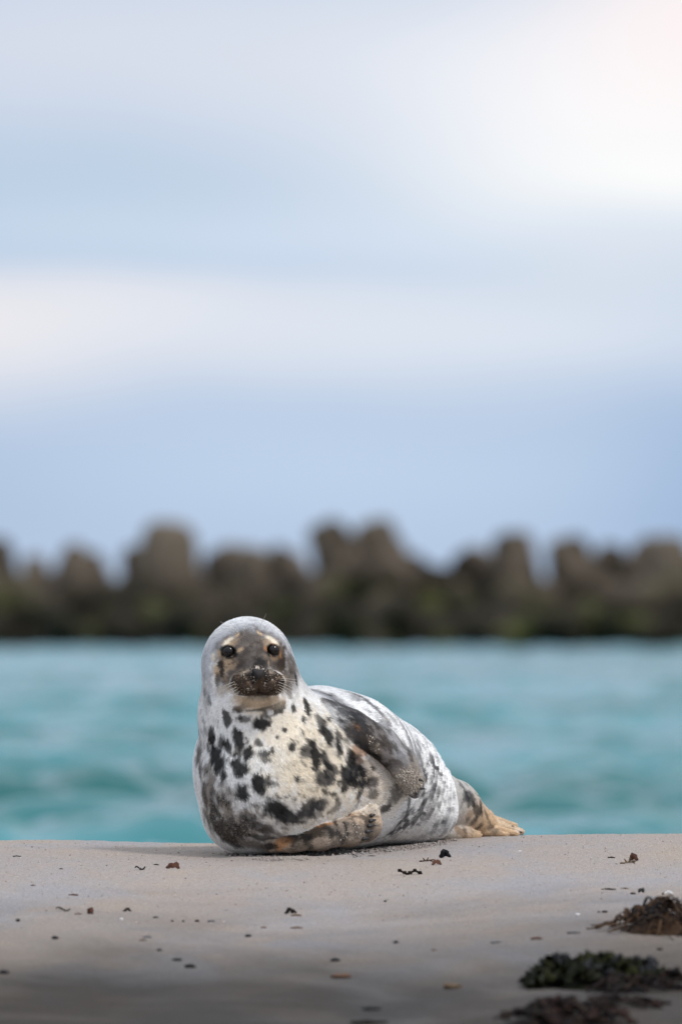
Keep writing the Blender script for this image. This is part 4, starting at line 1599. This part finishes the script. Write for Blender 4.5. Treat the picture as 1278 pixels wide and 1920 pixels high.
def heap(name, label, cx, cy, hw_px, hh_px, n, mats, ratio, wid, depth, seed, crinkle, tendrils=()):
    """pile of weed: centre of its base at photo pixel (cx, cy), half width and height in pixels"""
    r = np.random.default_rng(seed)
    c = on_ground(cx, cy)
    s = FPX / (CAM_D + c[1])
    hw, hh = hw_px / s, hh_px / s
    e = empty(name, tuple(c))

    gz = ground_z(np.array([c[0], c[0]]), np.array([c[1] - 0.1, c[1] + 0.1]))
    slope = float(gz[1] - gz[0]) / 0.2

    def dome(x, y):
        q = ((x - c[0]) / hw) ** 2 + ((y - c[1]) / depth) ** 2
        lump = 0.62 + 0.22 * math.sin(x * 31 + seed) * math.sin(y * 23 + seed * 2.0) + 0.22 * math.sin(x * 57 + 1.7 * seed + y * 19) + 0.10 * math.sin(x * 113 + y * 71 + seed)
        return c[2] + (y - c[1]) * slope + hh * lump * max(0.0, 1 - q) ** 0.5
    # the matted middle of the pile
    nu, nv = 30, 20
    V, F = [], []
    for i in range(nu):
        for j in range(nv):
            x = c[0] + hw * 0.93 * (2 * i / (nu - 1) - 1)
            y = c[1] + depth * 0.93 * (2 * j / (nv - 1) - 1)
            g0 = c[2] + (y - c[1]) * slope
            z = g0 - 0.012 + (dome(x, y) - g0) * 0.86 * (1 + 0.25 * r.normal() * 0.5)
            V.append((x - c[0], y - c[1], z - c[2]))
    for i in range(nu - 1):
        for j in range(nv - 1):
            a = i * nv + j
            F.append((a, a + nv, a + nv + 1, a + 1))
    mesh_object("mat", V, F, mats[0], e)
    for k in range(n):
        a, rr = r.uniform(0, 6.283), math.sqrt(r.random()) * 0.92
        x, y = c[0] + hw * rr * math.cos(a), c[1] + depth * rr * math.sin(a)
        L = ratio * hw * r.uniform(0.5, 1.1)
        dr = r.uniform(0, 6.283)
        w = wid * r.uniform(0.6, 1.3)
        P = frond_path((x, y, dome(x, y)), (math.cos(dr), 0.5 * math.sin(dr)), L, 12, 0.35, dome, hh * 0.3 * r.random(), r)
        prof = w * np.sin(np.linspace(0.25, 2.95, 12)) ** 0.6
        mt = mats[int(r.integers(len(mats)))]
        sweep("frond", P - c, prof, w * 0.10 + 0.0012, mt, e, up=(0.3 * r.normal(), -0.25 + 0.4 * r.normal(), 1.0), nseg=6, ripple=crinkle, seed=int(r.integers(1e6)))
    for (x0, y0), (x1, y1), w in tendrils:
        A, Bq = on_ground(x0, y0), on_ground(x1, y1)
        m_ = (A + Bq) / 2 + np.array([0, 0.02, 0.012])
        P = bezier(A + np.array([0, 0, 0.012]), m_, Bq + np.array([0, 0, 0.002]), 12)
        P[:, 1] += r.normal(0, 0.004, 12)
        sweep("stalk", P - c, np.linspace(w, w * 0.3, 12), np.linspace(w, w * 0.3, 12) * 0.7, mats[0], e, nseg=6)
    tag(e, label, "seaweed", "heaps of washed-up seaweed")
    return e


heap("seaweed_heap", "brown stringy seaweed heap with a thin stalk pointing left, cut by the right edge", 1272, 1742, 118, 62, 150, [M_KELP, M_KELP, M_DARKW], 0.75, 0.0045, 0.16, 31, 0.25,
     [((1190, 1738), (1140, 1742), 0.005), ((1200, 1733), (1150, 1740), 0.004), ((1205, 1744), (1160, 1741), 0.003), ((1230, 1750), (1262, 1765), 0.0025)])
heap("seaweed_heap", "leafy dark green seaweed heap in the lower right foreground", 1122, 1844, 126, 46, 130, [M_GREEN, M_GREEN, M_GREEN, M_BLACKW], 0.55, 0.014, 0.17, 32, 0.8)
heap("seaweed_heap", "low reddish brown seaweed tangle right of the leafy green heap", 1205, 1853, 105, 26, 70, [M_RED, M_DARKW, M_DARKW], 0.5, 0.010, 0.12, 33, 0.5, [((1240, 1835), (1285, 1840), 0.006)])
heap("seaweed_heap", "flat blackish brown seaweed heap nearest the viewer at the bottom right", 1062, 1916, 122, 36, 100, [M_DARKW, M_DARKW, M_RED], 0.55, 0.011, 0.15, 34, 0.5,
     [((990, 1903), (925, 1912), 0.006), ((1150, 1880), (1240, 1892), 0.007)])
heap("seaweed_heap", "thin dark weed strand trailing right of the nearest heap", 1165, 1886, 70, 15, 36, [M_DARKW, M_RED], 0.6, 0.008, 0.07, 35, 0.5)


def scrap(kind, name, label, px, py, w_px, h_px, mat, seed=0, ang=0.0, cat="seaweed scrap"):
    """small wrack: base at photo pixel, width and height in pixels"""
    r = np.random.default_rng(seed + 100)
    c = on_ground(px, py)
    s = FPX / (CAM_D + c[1])
    w, h = 0.9 * w_px / s, (0.75 if kind == 'lump' else 0.92) * h_px / s
    ux = np.array([math.cos(ang), math.sin(ang), 0.0])
    e = None
    if kind == 'stick':                                   # thin straight piece lying down
        t = np.linspace(-0.5, 0.5, 8)
        P = t[:, None] * w * ux + np.array([0, 0, h * 0.35]) + np.stack([0 * t, 0.1 * w * np.sin(t * 5 + seed), 0.15 * h * np.cos(t * 7)], -1)
        o = sweep(name, P, h * 0.5 * np.array([.4, .8, 1, .9, 1, .95, .7, .35]), h * 0.38, mat, None, nseg=7, ripple=0.15, seed=seed)
    elif kind == 'flake':                                 # curled leaf end standing off the sand
        t = np.linspace(0, 1, 10)
        P = np.stack([(t - 0.5) * w, 0.25 * w * np.sin(t * 4 + seed), h * 0.9 * np.sin(t * math.pi) ** 1.2 * (0.6 + 0.5 * np.cos(t * 6 + seed) ** 2) + 0.001], -1)
        Rz = np.array([[math.cos(ang), -math.sin(ang), 0], [math.sin(ang), math.cos(ang), 0], [0, 0, 1]])
        o = sweep(name, P @ Rz.T, h * 0.55 * np.sin(np.linspace(0.3, 2.9, 10)) ** 0.7, 0.0014, mat, None, up=(0.1, -1.0, 0.5), nseg=8, ripple=0.45, seed=seed)
    elif kind == 'lump':                                  # crumpled lump
        V, F = [], []
        n, m_ = 12, 8
        for i in range(m_ + 1):
            th = math.pi * i / m_
            for k in range(n):
                a = 2 * math.pi * k / n
                q = np.array([math.sin(th) * math.cos(a), math.sin(th) * math.sin(a), math.cos(th)])
                j = 1 + 0.35 * float(vnoise((q * 1.9 + seed * 3.1)[None], seed)[0]) + 0.1 * float(vnoise((q * 5 + seed)[None], seed)[0])
                V.append(q * j * np.array([w / 2, w * 0.4, h * 0.6]) + np.array([0, 0, h * 0.35]))
        for i in range(m_):
            for k in range(n):
                F.append((i * n + k, (i + 1) * n + k, (i + 1) * n + (k + 1) % n, i * n + (k + 1) % n))
        o = mesh_object(name, V, F, mat)
    else:
        o = empty(name)
        if kind == 'chain':                               # string of small bladders
            n = 5
            tt = np.linspace(-0.5, 0.5, 12)
            sweep("thread", np.stack([tt * w, 0.003 + 0 * tt, h * (0.38 + 0.25 * np.sin((tt + 0.5) * 4 * 2.1 + seed))], -1), h * 0.2, h * 0.2, mat, o, nseg=6)
            for i in range(n):
                x = (i / (n - 1) - 0.5) * w
                z = h * (0.3 + 0.25 * math.sin(i * 2.1 + seed))
                P = np.array([[x - w * 0.085, 0, z], [x - w * 0.05, 0.002, z + h * 0.18], [x + w * 0.03, 0.003, z + h * 0.2], [x + w * 0.09, 0.0, z - h * 0.05]])
                sweep("bladder", P, np.array([0.12, 0.3, 0.3, 0.12]) * h, np.array([0.12, 0.3, 0.3, 0.12]) * h, mat, o, nseg=8)
        elif kind == 'branch':                            # branching sprig
            segs = [((-0.5, 0.15), (0.0, 0.3)), ((0.0, 0.3), (0.5, 0.55)), ((-0.1, 0.3), (-0.25, 0.9)), ((0.0, 0.3), (0.12, 1.0)), ((0.2, 0.4), (0.42, 0.12)), ((-0.4, 0.2), (-0.2, 0.05))]
            for i, (a, b) in enumerate(segs):
                A = np.array([a[0] * w, 0.004 * i, a[1] * h * 0.8])
                Bq = np.array([b[0] * w, 0.004 * (i + 1) - 0.006, b[1] * h * 0.8])
                P = bezier(A, (A + Bq) / 2 + r.normal(0, 0.06, 3) * w * np.array([1, 1, .3]), Bq, 7)
                sweep("sprig", P, np.linspace(0.11, 0.05, 7) * h + 0.0008, np.linspace(0.09, 0.05, 7) * h + 0.0006, mat, o, nseg=6, ripple=0.2, seed=seed + i)
        elif kind == 'clump':                             # handful of bits
            for i in range(5):
                x, z = (i / 4 - 0.5) * w * 0.8, h * r.uniform(0.15, 0.5)
                t = np.linspace(-0.5, 0.5, 7)
                P = np.stack([x + t * w * 0.35, r.normal(0, 0.006) + 0.006 * np.sin(t * 5), z + h * 0.35 * np.cos(t * 3 + i)], -1)
                sweep("bit", P, h * 0.22 * np.array([.3, .8, 1, 1, 1, .8, .3]), h * 0.12, mat, o, up=(0, -1, 1), nseg=6, ripple=0.4, seed=seed + i)
    o.location = tuple(c)
    tag(o, label, cat, "small wrack scattered on the sand")
    return o


S = scrap
S('clump', "seaweed_scrap", "dark crumpled scrap, left one of the pair left of the seal's chest", 263, 1631, 18, 9, M_DARKW, 1)
S('flake', "seaweed_scrap", "reddish curled scrap, right one of the pair left of the seal's chest", 325, 1629, 26, 11, M_REDB, 2, 0.3)
S('stick', "seaweed_sliver", "tiny thin sliver between and above the pair of scraps left of the chest", 293, 1622, 11, 3, M_DARKW, 3)
S('stick', "seaweed_sliver", "thin brown sliver nearest the left edge on the pale sand", 62, 1661, 11, 3, M_REDB, 4)
S('stick', "stick", "short brown twig lying straight, upper left of the sand", 138, 1679, 20, 4, M_REDB, 5, cat="twig")
S('clump', "seaweed_scrap", "dark lumpy scrap below the short brown twig at left", 119, 1707, 26, 8, M_DARKW, 6)
S('flake', "seaweed_scrap", "small reddish upright curl right of the dark lumpy scrap", 170, 1714, 9, 11, M_REDB, 7)
S('stick', "seaweed_sliver", "faint orange sliver left of the small upright curl", 147, 1714, 15, 3, M_ORNG, 8)
S('flake', "seaweed_scrap", "dark bent scrap in the middle of the left sand", 239, 1709, 16, 6, M_DARKW, 9)
S('lump', "pebble", "small dark pebble near the left edge, left of the lumpy scrap", 34, 1727, 9, 6, M_BLACKW, 10, cat="pebble")
S('lump', "pebble", "dark pebble alone low on the left sand", 104, 1760, 14, 7, M_BLACKW, 11, cat="pebble")
S('stick', "seaweed_sliver", "thin dark sliver right of the dark bent scrap", 292, 1721, 11, 4, M_BLACKW, 12)
S('stick', "seaweed_sliver", "grey flat sliver below the thin dark sliver", 276, 1758, 18, 5, M_GREYS, 13)
S('stick', "seaweed_sliver", "faint tan sliver just under the grey flat sliver", 268, 1764, 15, 4, M_TANS, 14)
S('lump', "pebble", "tiny dark pebble, right one of a faint row left of centre", 370, 1728, 9, 5, M_DARKW, 15, cat="pebble")
S('lump', "pebble", "tiny dark pebble, middle one of a faint row left of centre", 344, 1728, 6, 4, M_DARKW, 16, cat="pebble")
S('lump', "pebble", "tiny dark pebble, left one of a faint row left of centre", 323, 1728, 6, 4, M_DARKW, 17, cat="pebble")
S('stick', "seaweed_sliver", "short grey brown dash right of the faint row of pebbles", 396, 1728, 15, 4, M_GREYS, 18)
S('lump', "pebble", "dark pebble above two dark flat scraps left of centre", 299, 1783, 11, 6, M_BLACKW, 19, cat="pebble")
S('lump', "seaweed_scrap", "dark flat scrap, upper of two low left of centre", 332, 1801, 19, 7, M_BLACKW, 20)
S('lump', "seaweed_scrap", "larger dark flat scrap, lower of two low left of centre", 357, 1814, 22, 9, M_DARKW, 21)
S('lump', "seaweed_scrap", "dark scrap cut by the left picture edge low in the foreground", 8, 1825, 22, 9, M_BLACKW, 22)
S('flake', "seaweed_scrap", "curled dark scrap with a pale inside, on the sand below the seal", 545, 1713, 24, 9, M_DARKW, 23)
S('stick', "seaweed_sliver", "rusty sliver just below the curled dark scrap", 555, 1717, 22, 4, M_ORNG, 24)
S('stick', "seaweed_sliver", "orange flat sliver, larger of two below the curled dark scrap", 556, 1741, 26, 5, M_ORNG, 25)
S('stick', "seaweed_sliver", "small orange fleck left of the larger orange sliver", 494, 1740, 11, 4, M_ORNG, 26)
S('lump', "pebble", "dark oval pebble left of the orange slivers", 465, 1756, 14, 6, M_BLACKW, 27, cat="pebble")
S('lump', "seaweed_scrap", "blurred black scrap in the middle foreground", 628, 1802, 20, 8, M_BLACKW, 28)
S('lump', "seaweed_scrap", "blurred rusty lump in the middle foreground", 640, 1833, 42, 11, M_ORNG, 29)
S('lump', "seaweed_scrap", "blurred golden brown lump right of centre in the foreground", 848, 1853, 42, 14, M_TANS, 30)
S('lump', "seaweed_scrap", "blurred flat black scrap near the bottom edge right of centre", 696, 1893, 36, 9, M_BLACKW, 31)
S('lump', "seaweed_scrap", "dark patch of weed at the bottom edge, right of centre", 690, 1919, 70, 10, M_DARKW, 32)
S('chain', "seaweed_strand", "beaded dark seaweed strand on the sand before the seal's hips", 768, 1640, 42, 12, M_DARKW, 33)
S('branch', "seaweed_sprig", "thin brown sprig left of the black standing leaf", 799, 1616, 30, 11, M_REDB, 34)
S('flake', "seaweed_leaf", "shiny black leaf standing up beside the seal's hips", 834, 1608, 22, 13, M_BLACKW, 35)
S('flake', "seaweed_scrap", "brown folded scrap just below the black standing leaf", 818, 1622, 22, 9, M_REDB, 36, 0.2)
S('branch', "seaweed_sprig", "tan and brown branching sprig far right near the crest", 1177, 1620, 34, 15, M_TANS, 37)
S('flake', "seaweed_scrap", "brown tip lying against the branching sprig far right", 1187, 1614, 16, 11, M_REDB, 38)
S('stick', "seaweed_sliver", "thin dark sliver left of the branching sprig", 1145, 1609, 15, 4, M_DARKW, 39)
S('stick', "stick", "dark flat twig above the brown stringy heap, leftmost of its row", 1140, 1669, 30, 5, M_DARKW, 40, cat="twig")
S('stick', "stick", "pale tan twig next to the dark flat twig", 1170, 1667, 17, 4, M_TANS, 41, cat="twig")
S('lump', "pebble", "dark pebble below the pale tan twig", 1186, 1677, 12, 6, M_BLACKW, 42, cat="pebble")
S('flake', "seaweed_scrap", "small black scrap right of the pale tan twig", 1201, 1674, 11, 8, M_BLACKW, 43)
S('flake', "shell", "blue grey and white shell above the brown stringy heap", 1252, 1677, 20, 5, M_PALE, 44, cat="shell")
S('lump', "shell_edge_scrap", "dark scrap touching the white shell at the right edge", 1243, 1677, 8, 5, M_BLACKW, 45)
S('lump', "seaweed_scrap", "tiny brown bead left of the brown stringy heap's top", 1229, 1691, 6, 6, M_REDB, 46)
S('lump', "pebble", "glossy dark pebble, right of two left of the brown stringy heap", 1133, 1711, 13, 6, M_BLACKW, 47, cat="pebble")
S('lump', "pebble", "smaller dark pebble, left of two left of the brown stringy heap", 1122, 1711, 6, 4, M_BLACKW, 48, cat="pebble")
S('stick', "seaweed_sliver", "long grey sliver left of the brown heap's stalk", 1075, 1750, 28, 5, M_GREYS, 49)
S('stick', "seaweed_sliver", "short reddish brown twig above the leafy green heap, to its left", 1005, 1761, 24, 6, M_REDB, 50, 0.1)
S('lump', "pebble", "small dark pebble alone in the middle of the bright sand", 722, 1691, 6, 5, M_BLACKW, 51, cat="pebble")
S('lump', "pebble", "dark pebble alone in the middle of the darker sand", 742, 1768, 11, 6, M_BLACKW, 52, cat="pebble")
S('lump', "pebble", "orange grain right of the dark pebble on the darker sand", 813, 1782, 11, 4, M_ORNG, 53, cat="pebble")
S('lump', "shell_grain", "white shell grain alone right of centre", 1082, 1715, 8, 4, M_PALE, 54, cat="shell")
S('lump', "shell_grain", "white shell grain near the crest right of the hind flippers", 974, 1597, 7, 3, M_PALE, 55, cat="shell")
S('lump', "shell_grain", "white shell grain in the middle of the left foreground", 228, 1725, 6, 5, M_PALE, 56, cat="shell")
S('clump', "seaweed_scrap", "black crumbled weed on the sand right below the seal's breast", 513, 1606, 46, 9, M_BLACKW, 57)
S('clump', "seaweed_scrap", "dark bit of weed below the claws of the lower flipper", 668, 1606, 16, 5, M_BLACKW, 58)
S('stick', "seaweed_sliver", "dark sliver just left of the weed below the claws", 632, 1607, 26, 4, M_DARKW, 59)
S('stick', "seaweed_sliver", "faint dark sliver right of the weed below the claws", 696, 1606, 17, 3, M_DARKW, 60)
S('stick', "seaweed_sliver", "thin grey sliver on the crest at the far left", 32, 1606, 17, 3, M_GREYS, 61)
S('stick', "seaweed_sliver", "thin brown sliver left of the pair of scraps", 115, 1630, 8, 3, M_REDB, 62)
S('stick', "seaweed_sliver", "faint brown dash on the sand midway along the bottom of the dark patch", 930, 1768, 24, 4, M_GREYS, 63)
S('lump', "seaweed_scrap", "small dark scrap right of the leafy green heap's top", 1236, 1781, 14, 5, M_DARKW, 64)

# crumbs of disturbed sand along the seal's resting line
def crumbs():
    r = np.random.default_rng(77)
    n = 2600
    px = np.concatenate([r.uniform(476, 580, n // 3), r.uniform(560, 690, n // 6), r.uniform(420, 850, n // 2)])
    line = np.interp(px, [400, 430, 500, 600, 700, 780, 860], [1592, 1601, 1602, 1598, 1594, 1586, 1573])
    py = line + np.abs(r.normal(0, 3.6, len(px)))
    py[:n // 3] = 1608 + r.normal(0, 2.4, n // 3)
    P = np.array([on_ground(a, b) for a, b in zip(px[::6], py[::6])])
    P = np.repeat(P, 6, 0) + r.normal(0, 1, (len(P) * 6, 3)) * np.array([0.008, 0.03, 0.0])
    P[:, 2] = ground_z(P[:, 0], P[:, 1]) + 0.0015
    gv, gf = grain_mesh(P, None, r.gamma(2.0, 0.0011, len(P)).clip(0.0008, 0.006), 5)
    o = mesh_object("sand_crumbs", gv, gf, M_SAND, None, smooth=False)
    o["kind"] = "stuff"
    o["label"] = "loose crumbs of sand pushed up along the seal's resting line"
    o["category"] = "sand"


crumbs()
# scattered coarse grains over the clear part of the bank
def grains():
    r = np.random.default_rng(78)
    n = 5500
    x = r.uniform(-1.0, 1.0, n)
    y = r.uniform(-2.6, 0.7, n)
    P = np.stack([x, y, ground_z(x, y) + 0.0006], -1)
    gv, gf = grain_mesh(P, None, r.gamma(1.6, 0.0005, n).clip(0.0005, 0.003), 6)
    o = mesh_object("coarse_sand_grains", gv, gf, grain_material("coarse_grains", (0.10, 0.07, 0.055), (0.62, 0.50, 0.42)), None, smooth=False)
    o["kind"] = "stuff"
    o["label"] = "coarse grains and shell grit strewn over the sand"
    o["category"] = "sand"


grains()
